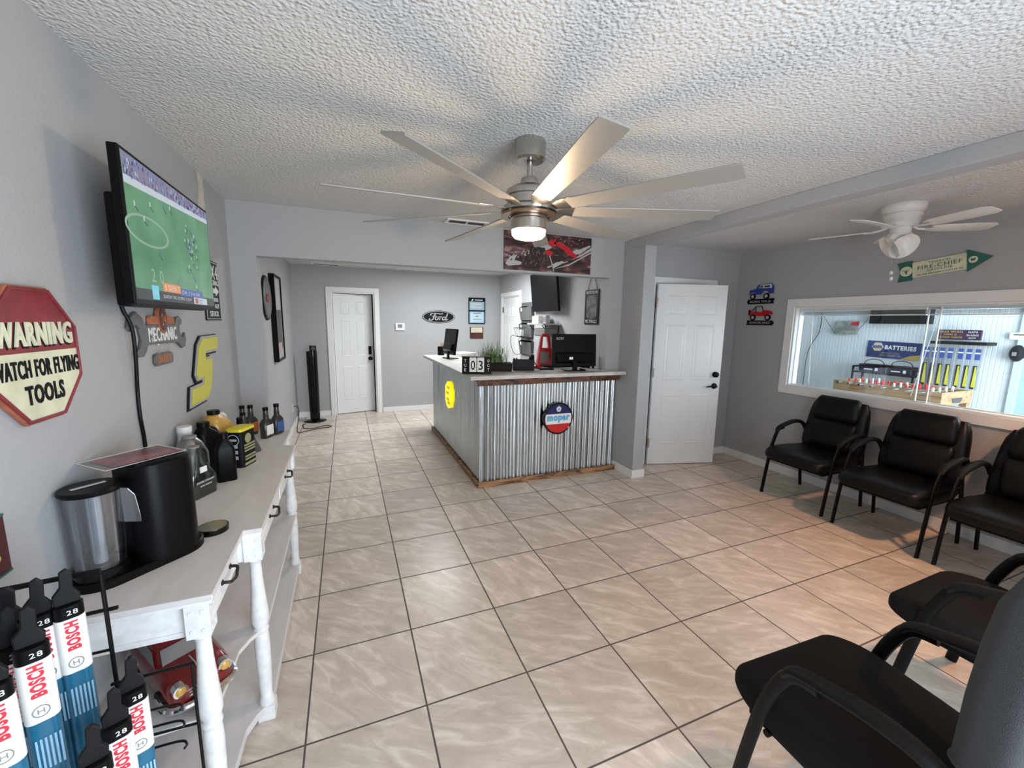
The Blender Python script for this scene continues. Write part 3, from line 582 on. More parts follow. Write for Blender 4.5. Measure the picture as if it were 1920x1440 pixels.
# black arrow sign behind the tv
sg = thing('arrow_sign', 'black sign with white 4x4 lettering and arrow, half hidden behind the television', 'sign', FR('L', XL+.003, 1.60, 1.756))
MB().box(-.16, -.182, 0, .155, .182, .006).build('panel', 'ink', sg, smooth=0)
b = MB(); P = [(-.152, -.175), (.148, -.175), (.148, .175), (-.152, .175)]; b.ringp(P, [(x*.97, y*.98) for x, y in P], .006, .007)
b.text('4X4', .03, .115, .20, .085, .006, .008, .01).text('PARKING', 0, .050, .26, .032, .006, .008)
b.prism([(-.10, -.015), (.06, -.015), (.06, -.03), (.13, 0), (.06, .03), (.06, .015), (-.10, .015)], .006, .008)
b.text('OTHERS', 0, -.055, .20, .024, .006, .008).text('WILL GET', 0, -.095, .22, .026, .006, .008).text('STUCK', 0, -.142, .18, .032, .006, .008); b.build('lettering', 'winkw', sg, smooth=0)
# alcove wall: round plate and tall frame
sg = thing('round_sign', 'round dark metal disc hanging on the far left wall, before the tall frame', 'sign', FR('L', XL, 3.49, 1.80))
MB().lathe([(0, 0), (.222, 0), (.222, .012), (.19, .03), (.10, .022), (0, .026)], 40).build('disc', 'steel', sg)
MB().lathe([(.222, .0), (.232, .006), (.228, .018), (.21, .022), (.205, .012)], 40).build('rim', 'blackm', sg)
MB().prism(circ(.10, 24, 0, 0, .045), .022, .030).build('red_centre', 'signred', sg, smooth=0)
sg = thing('picture_frame', 'tall narrow black picture frame on the far left wall', 'picture', FR('L', XL, 4.03, 1.59))
P = [(-.265, -.49), (.265, -.49), (.265, .49), (-.265, .49)]
MB().ringp(P, [(x*.90, y*.945) for x, y in P], .001, .055).build('frame', 'black', sg, smooth=0)
b = MB(); b.mt(0).box(-.245, -.47, .01, .245, .47, .040); b.mt(1).box(-.20, -.35, .040, .20, .10, .0405).mt(2).box(-.16, -.42, .0405, .12, -.28, .041); b.build('print', ['silver', 'dgrey', 'pinkish'], sg, smooth=0)

# ------------------------------------------------------------------ race car print over the opening
sg = thing('race_print', 'unframed print of a red racing car above the wide opening', 'picture', FR('B', 2.035, YD-.001, 2.241))
w2, h2 = .46, .172
pm = bpy.data.materials.new('race_canvas'); pm.use_nodes = True; nt = pm.node_tree; bs = nt.nodes['Principled BSDF']; bs.inputs['Roughness'].default_value = .4
tcn = nt.nodes.new('ShaderNodeTexCoord'); mpn = nt.nodes.new('ShaderNodeMapping'); mpn.inputs['Rotation'].default_value = (0, 0, math.radians(-24)); mpn.inputs['Scale'].default_value = (5, 16, 1)
nz = nt.nodes.new('ShaderNodeTexNoise'); nz.inputs['Scale'].default_value = 1.0; nz.inputs['Detail'].default_value = 5; nz.inputs['Distortion'].default_value = .8; rp_ = nt.nodes.new('ShaderNodeValToRGB'); el = rp_.color_ramp.elements
el[0].position = .36; el[0].color = (.010, .006, .006, 1); el[1].position = .70; el[1].color = (.42, .36, .36, 1)
for ps, c in ((.46, (.045, .014, .014, 1)), (.56, (.10, .035, .035, 1)), (.62, (.22, .12, .12, 1))): x_ = el.new(ps); x_.color = c
nt.links.new(tcn.outputs['Object'], mpn.inputs[0]); nt.links.new(mpn.outputs[0], nz.inputs['Vector']); nt.links.new(nz.outputs[0], rp_.inputs[0]); nt.links.new(rp_.outputs[0], bs.inputs['Base Color'])
MB().box(-w2, -h2, 0, w2, h2, .016).build('canvas', pm, sg, smooth=0)
b = MB(); rnd = random.Random(5)
b.mt(0)
for q in ([(-.45, -.12), (-.40, -.055), (-.33, -.035), (-.36, -.085), (-.28, -.10), (-.30, -.125), (-.42, -.14)], [(-.12, .045), (.0, .085), (.04, .06), (-.05, .015)], [(.02, -.105), (.12, -.060), (.17, -.072), (.05, -.135)], [(.24, -.045), (.36, .02), (.46, .085), (.46, .055), (.34, -.01)], [(.03, -.150), (.22, -.085), (.46, .045), (.46, .030), (.22, -.098)], [(.20, -.005), (.34, .02), (.46, .10), (.46, .115), (.33, .06), (.20, .02)],):
    b.prism(q, .0162, .0168)
b.mt(1)
for q in ([(.10, .115), (.20, .07), (.30, -.005), (.29, -.03), (.20, .00), (.10, .06), (.04, .10)], [(.0, .125), (.06, .13), (.07, .08), (.03, .05), (-.02, .09)], [(-.08, .015), (-.02, .03), (.04, .01), (.02, -.02), (-.06, -.015)]):
    b.prism(q, .0169, .0176)
b.mt(2)
for q in ([(-.30, -.08), (-.18, .05), (-.05, .045), (-.03, -.05), (-.10, -.15), (-.26, -.15)], [(.10, .06), (.17, .035), (.15, .015), (.09, .03)], [(.20, .15), (.46, .155), (.46, .10), (.28, .12)], [(.0, -.03), (.14, -.01), (.20, -.04), (.10, -.075), (.01, -.075)]): b.prism(q, .0170, .0178)
b.mt(3)
for k in range(46):
    x = rnd.uniform(-.29, -.05); y = rnd.uniform(-.13, .0); b.prism([(x, y), (x+.003, y), (x+.010, y+rnd.uniform(.02, .06)), (x+.007, y+.02)], .0179, .0183)
for k in range(60):
    x = rnd.uniform(-.2, .44); y = rnd.uniform(.08, .16) if x > .05 else rnd.uniform(.04, .10); b.mt(rnd.choice((0, 3, 1, 2))); b.prism([(x, y), (x+rnd.uniform(.005, .02), y+.002), (x+.012, y+rnd.uniform(.004, .014))], .0184, .0187)
b.mt(0)
for k in range(22):
    x = rnd.uniform(-.45, -.2); y = -.03+(x+.3)*.35+rnd.uniform(-.03, .03); b.prism([(x, y), (x+.02, y+.008), (x+.012, y+.02)], .0184, .0187)
b.prism([(-.005, -.02), (.02, -.085), (.045, -.165), (.052, -.165), (.03, -.085), (.005, -.02)], .0185, .019).prism([(-.02, -.125), (.2, -.06), (.2, -.068), (-.02, -.138)], .0186, .0190)
b.build('printed_car', ['silver', 'red', mat('print_dark', (.02, .008, .008), .4), 'pinkish'], sg, smooth=0)

# ------------------------------------------------------------------ right wall signs
def trucksign(name, label, y, z, body, word, jeep=False):
    s = thing(name, label, 'sign', FR('R', XR-.003, y, z))
    rib = [(-.165, -.095), (-.15, -.12), (.16, -.118), (.150, -.095), (.163, -.062), (.05, -.064), (-.15, -.066)] if not jeep else [(-.163, -.12), (.15, -.12), (.168, -.095), (.15, -.070), (-.16, -.068), (-.150, -.095)]
    MB().prism(rib, 0, .008).build('ribbon', 'ink', s, smooth=0)
    MB().text(word, 0, -.093, .25, .024, .008, .010, .01).build('lettering', 'silver' if not jeep else 'pinkish', s, smooth=0)
    if not jeep:
        body_p = [(-.14, -.01), (-.138, .035), (-.06, .048), (-.035, .092), (.12, .096), (.145, .07), (.148, -.005), (.10, -.012), (.08, .02), (.03, .022), (.0, -.015), (-.07, -.015), (-.085, .01), (-.125, .01)]
        MB().prism(body_p, .002, .012).build('truck_body', body, s, smooth=0)
        MB().prism([(-.025, .055), (-.01, .088), (.12, .090), (.125, .05)], .012, .014).build('roof', 'winkw', s, smooth=0)
        b = MB(); b.prism([(-.018, .058), (-.006, .082), (.022, .082), (.022, .058)], .014, .015).prism([(.034, .058), (.034, .080), (.105, .080), (.105, .056)], .014, .015); b.build('windows', 'dgrey', s, smooth=0)
        wx = (-.095, .07)
    else:
        body_p = [(-.14, .0), (-.13, .045), (-.115, .045), (-.10, .02), (-.07, .035), (.02, .020), (.03, .045), (.12, .038), (.145, .015), (.14, -.005), (.09, .005), (.06, -.02), (-.04, -.02), (-.07, .0), (-.11, -.005)]
        MB().prism(body_p, .002, .012).build('truck_body', body, s, smooth=0)
        b = MB(); b.tube([(-.10, .04, .008), (-.06, .088, .008), (.015, .088, .008), (.03, .045, .008)], .004, 6).tube([(-.06, .088, .008), (-.055, .03, .008)], .004, 6).box(-.143, -.01, .0, -.125, .05, .012); b.build('roll_bar', 'ink', s)
        wx = (-.085, .095)
    for x in wx:
        w_ = MB().prism(circ(.033, 20, x, -.035), .004, .015).build('wheel', 'ink', s, smooth=0)
        MB().prism(circ(.018, 16, x, -.035), .015, .017).build('hubcap', 'silver', w_, smooth=0)
trucksign('truck_sign', 'blue off-road truck wall sign reading BORN WILD', 1.815, 1.95, 'blue', 'BORN WILD')
trucksign('truck_sign', 'red open off-road truck wall sign reading ADVENTURE AWAITS', 1.80, 1.715, 'red', 'ADVENTURE AWAITS', True)
sg = thing('arrow_sign', 'green and cream arrow-shaped gasoline sign on the right wall', 'sign', FR('R', XR-.003, .325, 2.075, math.radians(7)))
MB().box(-.165, -.062, 0, .155, .062, .010).build('centre_panel', 'cream', sg, smooth=0, bevel=.002)
b = MB(); b.prism([(-.262, -.078), (-.1655, -.078), (-.1655, .078), (-.262, .078), (-.240, 0)], 0, .012); b.build('arrow_tail', 'green', sg, smooth=0, bevel=.002)
MB().prism([(.1555, -.083), (.290, .0), (.1555, .083)], 0, .012).build('arrow_head', 'green', sg, smooth=0, bevel=.002)
b = MB(); b.prism(circ(.040, 24, -.203, 0), .012, .014).prism(circ(.025, 20, .190, 0), .012, .014); b.build('badge', 'cream', sg, smooth=0)
b = MB(); b.text('TEXACO', -.203, .010, .055, .010, .014, .015).box(-.208, -.022, .014, -.198, .003, .015).box(-.218, -.004, .014, -.188, .002, .015).text('TEXACO', 0, .040, .13, .014, .010, .0115).text('FIRE-CHIEF', .0, .010, .26, .030, .010, .0115).text('GASOLINE', 0, -.020, .15, .016, .010, .0115).text('FOR THE EMERGENCY DUTY OF ALL', 0, -.046, .28, .012, .010, .0115).prism([(.178, -.008), (.200, -.008), (.205, .012), (.190, .006), (.178, .012)], .014, .015); b.build('lettering', 'green', sg, smooth=0)

# ------------------------------------------------------------------ back wall
sg = thing('oval_sign', 'black oval wall sign with silver script lettering', 'sign', FR('B', 1.745, YB-.002, 1.658))
MB().prism(circ(.288, 48, 0, 0, .110), 0, .010).build('plate', 'ink', sg, smooth=0)
b = MB(); b.ringp(circ(.278, 48, 0, 0, .101), circ(.268, 48, 0, 0, .093), .010, .012)
def stroke(b, pts, w0, z0=.010, z1=.013, sc=1, dx=0, dy=0):
    P = catmull([(p[0]*sc+dx, p[1]*sc+dy, 0) for p in pts], 6); n = len(P); L_, R2 = [], []
    for i, p in enumerate(P):
        d = (P[min(i+1, n-1)]-P[max(i-1, 0)]); d.normalize(); ww = w0*(.65+.5*abs(d.y))
        q = Vector((-d.y, d.x, 0)); L_.append(p+q*ww); R2.append(p-q*ww)
    for i in range(n-1):
        b.loft([[(L_[i].x, L_[i].y, z0), (R2[i].x, R2[i].y, z0), (R2[i].x, R2[i].y, z1), (L_[i].x, L_[i].y, z1)], [(L_[i+1].x, L_[i+1].y, z0), (R2[i+1].x, R2[i+1].y, z0), (R2[i+1].x, R2[i+1].y, z1), (L_[i+1].x, L_[i+1].y, z1)]])
for s_ in ([(-.145, .020), (-.135, .052), (-.09, .062), (-.03, .058), (.04, .050), (.075, .060)], [(-.055, .058), (-.085, .015), (-.105, -.040), (-.140, -.062), (-.170, -.052), (-.160, -.030)], [(-.115, .008), (-.075, .010), (-.045, .014)],
           [(-.040, .0), (-.062, -.020), (-.055, -.050), (-.028, -.050), (-.012, -.022), (-.025, .0), (-.038, -.003), (-.010, -.004)], [(-.006, -.004), (.022, .004), (.020, -.020), (.008, -.055)], [(.016, -.025), (.040, .0), (.058, .002)],
           [(.115, -.004), (.085, -.002), (.062, -.030), (.072, -.054), (.10, -.046), (.125, -.006)], [(.160, .062), (.138, .010), (.118, -.045), (.135, -.055), (.160, -.035)]): stroke(b, s_, .0085)
b.build('lettering', 'silver', sg, smooth=0)
tm = thing('thermostat', 'small white thermostat on the back wall beside door one', 'thermostat', FR('B', 1.073, YB-.001, 1.48))
MB().prism(rrect(.155, .125, .012), 0, .025).build('housing', 'white2', tm, smooth=0, bevel=.003)
MB().box(-.04, -.02, .025, .035, .04, .0262).build('display', 'grey', tm, smooth=0)
fr = thing('certificate_frame', 'tall black frame holding two stacked certificates', 'picture frame', FR('B', 2.448, YB-.001, 1.78))
P = [(-.158, -.235), (.158, -.235), (.158, .235), (-.158, .235)]
b = MB(); b.ringp(P, [(x*.91, y*.94) for x, y in P], 0, .02).box(-.15, -.012, 0, .15, .012, .018); b.build('frame', 'black', fr, smooth=0)
b = MB(); b.mt(0).box(-.145, .0, .004, .145, .22, .010).mt(2).box(-.145, .165, .010, .145, .222, .011).mt(1).box(-.13, .03, .010, .13, .15, .011).mt(3)
for k in range(5): b.box(-.12, .045+k*.021, .011, .11, .052+k*.021, .0115)
b.box(-.04, .188, .011, .11, .202, .0115).prism([(-.11, .18), (-.08, .21), (-.06, .20), (-.09, .175)], .011, .0115); b.build('certificate', ['lblue', mat('cert_grey_blue', (.25, .36, .44), .5), 'ink', 'papr'], fr, smooth=0)
b = MB(); b.mt(0).box(-.145, -.222, .004, .145, -.01, .010).mt(1).box(-.12, -.20, .010, .12, -.03, .011).mt(2).box(-.07, -.055, .011, .07, -.035, .0115).box(-.03, -.11, .011, .03, -.09, .0115).box(-.06, -.150, .011, .07, -.143, .0115).box(-.08, -.165, .011, .09, -.158, .0115); b.build('certificate', ['lblue', mat('cert_pale', (.50, .66, .76), .5), 'grey'], fr, smooth=0)
fr = thing('licence_plaque', 'small dark plaque with a cream licence slip below the certificates', 'plaque', FR('B', 2.445, YB-.001, 1.38))
MB().box(-.127, -.105, 0, .127, .105, .015).build('board', 'maroon', fr, smooth=0, bevel=.002)
b = MB(); b.mt(0).box(-.108, .005, .015, .108, .098, .0165).mt(1)
for k, wv in enumerate((.16, .12, .18, .15)): b.box(-.09, .022+k*.018, .0165, -.09+wv, .026+k*.018, .017)
b.build('licence_slip', ['cream', 'grey'], fr, smooth=0)

# ------------------------------------------------------------------ tower fan, cord and outlet
tf = thing('tower_fan', 'black tower fan standing in the far left corner', 'fan', (-.30, 5.50, 0))
MB().lathe([(0, 0), (.155, 0), (.165, .006), (.155, .014), (.06, .026), (.045, .034), (0, .034)], 40).build('base', 'blackg', tf)
b = MB(); b.secs([(.03, .13, .12, .05), (.06, .145, .13, .055), (1.06, .155, .14, .06), (1.10, .15, .135, .06, .0), (1.105, .10, .12, .05, .02), (1.18, .10, .115, .05, .02), (1.185, .09, .105, .045, .02)], n=6); b.build('body', 'blackg', tf)
b = MB()
for k in range(9): b.box(-.045+k*.0105, -.068, .16, -.040+k*.0105, -.066-.006, 1.02)
b.build('grille', 'black', tf, smooth=0)
MB().box(-.0, -.060, 1.12, .05, -.0565, 1.165).build('control_panel', 'dgrey', tf, smooth=0)
ou = thing('wall_outlet', 'white wall outlet low on the far left wall', 'outlet', FR('L', XL, 5.10, .30))
MB().prism(rrect(.072, .116, .006), 0, .006).build('cover_plate', 'white2', ou, smooth=0)
b = MB(); b.prism(circ(.016, 16, 0, .027), .006, .008).prism(circ(.016, 16, 0, -.027), .006, .008); b.build('socket', 'cream', ou, smooth=0)
b = MB(); b.tube(catmull([(XL+.008, 5.10, .325), (XL+.05, 5.11, .32), (XL+.07, 5.13, .27), (XL+.06, 5.10, .12), (XL+.05, 4.98, .01), (XL+.09, 4.80, .007), (XL+.20, 4.86, .007), (XL+.33, 4.95, .007), (XL+.47, 4.98, .007), (XL+.50, 5.06, .007), (XL+.40, 5.10, .007), (XL+.26, 4.99, .007), (XL+.14, 5.02, .007), (XL+.12, 5.15, .007), (XL+.10, 5.24, .007), (-.42, 5.31, .007)], 6), .005, 6)
tag(b.build('power_cord', 'rubber'), 'thin black cord lying on the tiles before the tower fan', 'cord')
# ------------------------------------------------------------------ reception counter
CZ = 1.10
ct = thing('reception_counter', 'L-shaped reception counter clad in corrugated galvanised steel with scorched wood trim', 'counter', (0, 0, 0))
b = MB(); b.box(1.372, 2.125, 0, 2.73, 2.70, 1.06).box(1.372, 2.70, 0, 1.80, 4.38, 1.06); b.build('counter_body', 'dgrey', ct, smooth=0)
def corr(a, bb, n_out, z0, z1, amp=.0105, pitch=.0676, t=.0012, per=10):
    a = Vector(a); bb = Vector(bb); L = (bb-a).length; d = (bb-a)/L; no = Vector(n_out); N = int(L/pitch*per); P = []
    for i in range(N+1):
        s = L*i/N; ph = 2*PI*s/pitch+.5*math.sin(s*9)+.35*math.sin(s*23+1); h = amp*(.86+.14*math.sin(s*5.3+2))*math.sin(ph); P.append(a+d*s+no*h)
    m = MB(); n = len(P); m.add([(p.x, p.y, z) for z in (z0, z1) for p in P], [(i, i+1, n+i+1, n+i) for i in range(n-1)])
    return m
corr((1.352, 2.116), (2.892, 2.116), (0, -1), .012, 1.062).build('corrugated_panel', 'galv', ct, smooth=60)
corr((1.352, 4.38), (1.352, 2.116), (-1, 0), .012, 1.062, amp=.0075).build('corrugated_panel', 'galv', ct, smooth=60)
MB().box(1.342, 2.102, .05, 1.352, 2.114, 1.0).build('corner_strip', 'galv', ct, smooth=0)
b = MB(); b.box(1.325, 2.082, 0, 2.892, 2.106, .052); b.build('base_board', 'burnt', ct, smooth=0, bevel=.003)
b = MB(); b.box(1.318, 2.106, 0, 1.342, 4.40, .052); b.build('base_board', 'burnt', ct, smooth=0, bevel=.003)
b = MB(); b.box(1.318, 2.078, .995, 2.892, 2.104, 1.064); b.build('top_trim', 'burntd', ct, smooth=0, bevel=.003)
b = MB(); b.box(1.318, 2.104, 1.03, 1.342, 4.40, 1.064); b.build('top_trim', 'burntd', ct, smooth=0, bevel=.003)
b = MB(); P = [(1.225, 2.0), (2.902, 1.965), (2.902, 2.10), (2.73, 2.10), (2.73, 2.246), (2.89, 2.246), (2.89, 2.80), (1.85, 2.80), (1.85, 4.43), (1.225, 4.43)]
P = [(1.225, 2.0), (2.888, 1.965), (2.888, 2.125), (2.73, 2.125), (2.73, 2.80), (1.85, 2.80), (1.85, 4.43), (1.225, 4.43)]
b.prism(P, 1.065, CZ).build('countertop', 'topc', ct, smooth=0, bevel=.003)

# signs on the counter
sg = thing('round_sign', 'round red white and blue auto parts sign on the corrugated counter front', 'sign', FR('B', 2.158, 2.100, .635))
MB().lathe([(0, 0), (.160, 0), (.163, .004), (.163, .045), (.155, .050), (.148, .044), (0, .044)], 48).build('rim', 'blackg', sg)
def band(y0, y1, r, n=20):
    a0 = math.asin(max(-1, y0/r)); a1 = math.asin(min(1, y1/r)); R2 = [(r*math.cos(a0+(a1-a0)*k/n), r*math.sin(a0+(a1-a0)*k/n)) for k in range(n+1)]
    return R2+[(-x, y) for x, y in R2[::-1]]
b = MB(); b.mt(0).prism(band(.048, .148, .148), .044, .046).mt(1).prism(band(-.055, .048, .148, 8), .044, .046).mt(2).prism(band(-.148, -.055, .148), .044, .046); b.build('face', [mat('sign_navy', (.012, .018, .10), .3), 'papr', mat('sign_red', (.55, .02, .025), .3)], sg, smooth=0)
b = MB(); b.prism([(.030*math.sin(2*PI*k/5), .097+.032*math.cos(2*PI*k/5)) for k in range(5)], .046, .048); b.build('emblem', 'winkw', sg, smooth=0)
st = []
for k in range(10):
    r = .028 if k % 2 == 0 else .004; st.append((r*math.sin(PI*k/5), .096+r*math.cos(PI*k/5)))
MB().prism(st, .048, .049).build('star', 'blue', sg, smooth=0)
MB().text('mopar', 0, -.006, .255, .075, .046, .049, .14).build('lettering', mat('sky_ink', (.12, .42, .66), .4), sg, smooth=0)
sg = thing('lit_sign', 'glowing yellow acrylic badge on the long side of the counter', 'sign', FR('L', 1.340, 3.27, .715) @ Matrix.Rotation(PI, 4, 'Y'))
yp = [(-.13, -.10), (-.07, -.15), (0, -.165), (.08, -.14), (.12, -.09), (.15, -.05), (.15, .07), (.12, .09), (.12, .12), (.04, .16), (-.04, .155), (-.11, .11), (-.15, .09), (-.15, -.06)]
MB().prism(yp, 0, .03).build('acrylic_body', 'glow', sg, smooth=0, bevel=.004)
b = MB()
for yy, x0_ in ((.085, -.05), (.015, -.09), (-.06, -.08), (-.10, -.03)):
    stroke(b, [(x0_+i*.024, yy+(.020 if i % 2 else -.016)+.004*(i % 3)) for i in range(7)], .004, .0302, .032)
b.build('scrolled_pattern', mat('dark_yellow_ink', (.25, .18, .01), .5), sg, smooth=0)

# ---- things on the counter
pc = thing('pencil_cup', 'black mesh pencil cup at the far end of the counter', 'pencil cup', (1.462, 4.34, CZ))
MB().lathe([(.048, 0), (.050, .125), (.046, .125), (.044, .006), (0, .006), (0, 0)], 24).build('cup', 'black', pc)
for k, (dx, dy, lean, c) in enumerate(((-.02, .0, -.05, 'lblue'), (.0, .015, .0, 'orange'), (.015, -.01, .02, 'pine'), (.02, .012, .05, 'pine'), (-.005, -.018, .03, 'amber'))):
    p = MB(); p.cyl((dx, dy, .008), (dx+lean*.6, dy, .178), .0042, n=6).build('pencil', c, smooth=30)
    o = bpy.data.objects['pencil' if k == 0 else 'pencil.%03d' % k]; place(o, (1.462, 4.34, CZ))
    tag(o, ['pale blue pencil leaning left in the black cup', 'orange pencil standing upright in the black cup', 'bare wooden pencil in the middle of the black cup', 'bare wooden pencil leaning right in the black cup', 'amber pencil at the front of the black cup'][k], 'pencil', 'pencils in the cup')
def monitor(name, label, X, w, h, z0, tilt, logo):
    m = thing(name, label, 'monitor', X)      # local +y = where the screen looks; we see its back
    A = Matrix.Translation((0, 0, z0+h/2)) @ Matrix.Rotation(tilt, 4, 'X') @ Matrix.Translation((0, 0, -z0-h/2))
    b = MB(A); b.box(-w/2, -.012, z0, w/2, .018, z0+h); b.build('shell', 'black', m, smooth=0, bevel=.006)
    b = MB(A); b.box(-w/2+.012, .018, z0+.02, w/2-.012, .019, z0+h-.012); b.build('screen', 'dgrey', m, smooth=0)
    b = MB(A); b.add([(-w/2+.03, -.012, z0+.03), (w/2-.03, -.012, z0+.03), (w/2-.03, -.012, z0+h*.45), (-w/2+.03, -.012, z0+h*.45), (-w/2+.06, -.045, z0+.06), (w/2-.06, -.045, z0+.06), (w/2-.06, -.030, z0+h*.40), (-w/2+.06, -.030, z0+h*.40)], [(0,1,2,3),(4,5,6,7),(0,1,5,4),(1,2,6,5),(2,3,7,6),(3,0,4,7)]); b.build('rear_bulge', 'black', m, smooth=0, bevel=.006)
    b = MB(); b.box(-.025, -.045, .01, .025, -.02, z0+.07); b.build('stand', 'black', m, smooth=0, bevel=.004)
    b = MB(); b.prism(rrect(.24, .17, .05), 0, .012); b.build('foot', 'blackg', m, smooth=0, bevel=.003)
    if logo:
        MB(A @ FR('B', 0, -.0125, 0)).text('acer', -w/2+.085, z0+h-.045, .085, .026, .0, .002, .01).build('logo', 'silver', m, smooth=0)
        MB(A @ FR('B', 0, -.046, 0)).box(-.07, z0+.075, 0, -.03, z0+.10, .001).build('sticker', 'papr', m, smooth=0)
    return m
monitor('computer_monitor', 'large black computer monitor seen from behind at the right end of the counter', (2.395, 2.20, CZ, math.radians(-8)), .485, .335, .040, math.radians(-4), True)
monitor('computer_monitor', 'black computer monitor seen from its side at the far end of the counter', (1.475, 3.82, CZ, math.radians(-82)), .40, .335, .055, math.radians(-8), False)
def keyboard(name, label, X):
    k = thing(name, label, 'keyboard', X); MB().prism(rrect(.44, .15, .01), 0, .016).build('base', 'black', k, smooth=0, bevel=.003)
    b = MB()
    for r in range(5):
        for c in range(14): b.box(-.208+c*.030, -.064+r*.026, .016, -.182+c*.030, -.042+r*.026, .021)
    b.build('keys', 'dgrey', k, smooth=0)
    return k
k1 = keyboard('keyboard', 'black keyboard beside the large monitor at the right end of the counter', (2.43, 2.56, CZ, math.radians(-3)))
copy_tree(k1, (1.70, 3.42, CZ, math.radians(-85)), 'black keyboard behind the grass plant on the long arm of the counter')
pp = thing('paper_stack', 'short stack of white papers behind the far monitor', 'paper stack', (1.72, 4.12, CZ, .3))
b = MB(); b.box(-.12, -.15, 0, .12, .15, .05); b.build('paper_sheets', 'papr', pp, smooth=0)
b = MB(); b.box(-.11, -.16, .0505, .13, .14, .054); b.build('top_sheet', 'white2', pp, smooth=0)
# flip calendar
fc = thing('flip_calendar', 'black desk calendar showing TUE 03 OCT on white flip cards', 'calendar', (1.330, 2.155, CZ, math.radians(-18)))
A = Matrix.Rotation(math.radians(-10), 4, 'X')
b = MB(A); b.box(-.138, -.008, .002, .138, .012, .168); b.build('face_board', 'black', fc, smooth=0, bevel=.003)
b = MB(); b.add([(-.138, .01, 0), (.138, .01, 0), (.138, .085, 0), (-.138, .085, 0), (-.138, .03, .155), (.138, .03, .155)], [(0,1,2,3),(2,3,4,5),(0,1,5,4),(0,3,4),(1,2,5)]); b.build('stand', 'black', fc, smooth=0)
B2 = A @ FR('B', 0, -.008, 0)
for x in (-.036, .036):
    c = MB(B2); c.prism([(x-.032+px, py) for px, py in ((0, .02), (.064, .02), (.064, .150), (0, .150))], .002, .006)
    for i in range(5): c.box(x-.028+i*.0125, .145, .006, x-.022+i*.0125, .160, .009)
    c.build('flip_card', 'papr', fc, smooth=0)
b = MB(B2); b.text('0', -.036, .083, .040, .088, .0065, .0075, .02).text('3', .036, .083, .040, .088, .0065, .0075, .02); b.build('numerals', 'ink', fc, smooth=0)
b = MB(B2)
for x, wd in ((-.108, 'TUE'), (.108, 'OCT')):
    for i, ch in enumerate(wd): b.text(ch, x, .125-i*.042, .018, .028, .001, .002, .01)
b.build('lettering', 'winkw', fc, smooth=0)
# grass planter
gp = thing('grass_plant', 'green ornamental grass in a black trough behind the flip calendar', 'plant', (1.60, 2.36, CZ, math.radians(-18)))
b = MB(); b.secs([(0, .30, .12, .01), (.085, .31, .13, .01), (.085, .29, .11, .01), (.07, .28, .10, .01)], n=2); b.build('planter', 'blackg', gp, smooth=20)
rnd = random.Random(11)
def blades(n, mt_, name):
    g = MB()
    for k in range(n):
        x = rnd.gauss(-.03, .06); y = rnd.uniform(-.03, .03); h = rnd.uniform(.08, .17)+rnd.random()**3*.14; a = rnd.uniform(0, 2*PI); l = rnd.uniform(.02, .20)*(1.1 if h < .2 else .8); wd = rnd.uniform(.0014, .003)
        P = [Vector((x+math.cos(a)*l*t*t, y+math.sin(a)*l*t*t*.8, .085+h*(t-.35*t*t*l/.17))) for t in (0, .3, .6, .85, 1)]
        side = Vector((-math.sin(a), math.cos(a), 0))
        vs = []
        for i, p in enumerate(P): q = wd*(1-(i/4)**2*.9); vs += [p-side*q, p+side*q]
        g.add(vs, [(2*i, 2*i+1, 2*i+3, 2*i+2) for i in range(4)])
    o = g.build(name, mt_, gp, smooth=0); o['kind'] = 'stuff'; return o
blades(230, 'leaf', 'grass_blades'); blades(80, 'leaf2', 'pale_grass_blades')
# desk telephone
ph = thing('desk_phone', 'black desk telephone behind the grass trough', 'telephone', (1.90, 2.40, CZ, math.radians(-15)))
b = MB(); b.add([(-.11, -.10, 0), (.11, -.10, 0), (.11, .10, 0), (-.11, .10, 0), (-.11, -.10, .12), (.11, -.10, .12), (.11, .10, .03), (-.11, .10, .03)], [(0,1,2,3),(4,5,6,7),(0,1,5,4),(1,2,6,5),(2,3,7,6),(3,0,4,7)]); b.build('base', 'black', ph, smooth=0, bevel=.006)
b = MB(); b.tube(catmull([(.085, -.11, .115), (.085, -.11, .15), (.085, -.03, .155), (.085, .06, .10), (.085, .09, .06)], 4), [.020]*5+[.013]*8+[.020]*4, 10); b.build('handset', 'blackg', ph)
MB().tube(catmull([(.10, -.11, .10), (.15, -.09, .03), (.19, -.02, .01), (.14, .05, .01)], 8), .004, 6).build('cord', 'rubber', ph)
cf = thing('card_reader', 'flat black card reader left of the red mouse', 'card reader', (2.14, 2.33, CZ, -.2))
MB().prism(rrect(.15, .08, .01), 0, .02).build('case', 'black', cf, smooth=0, bevel=.004); MB().box(-.05, -.02, .02, .02, .025, .021).build('display', 'grey', cf, smooth=0)
ms = thing('computer_mouse', 'red computer mouse on the counter beside the red stand', 'mouse', (2.10, 2.46, CZ, .5))
b = MB(); b.loft([[(x*s, y*s, z) for x, y in circ(.035, 18, 0, 0, .056)] for z, s in ((0, .92), (.010, 1), (.022, .93), (.032, .7), (.036, .35))]); b.build('shell', 'red', ms); MB().cyl((-.004, .03, .032), (.004, .03, .032), .008, n=10).build('scroll_wheel', 'black', ms)
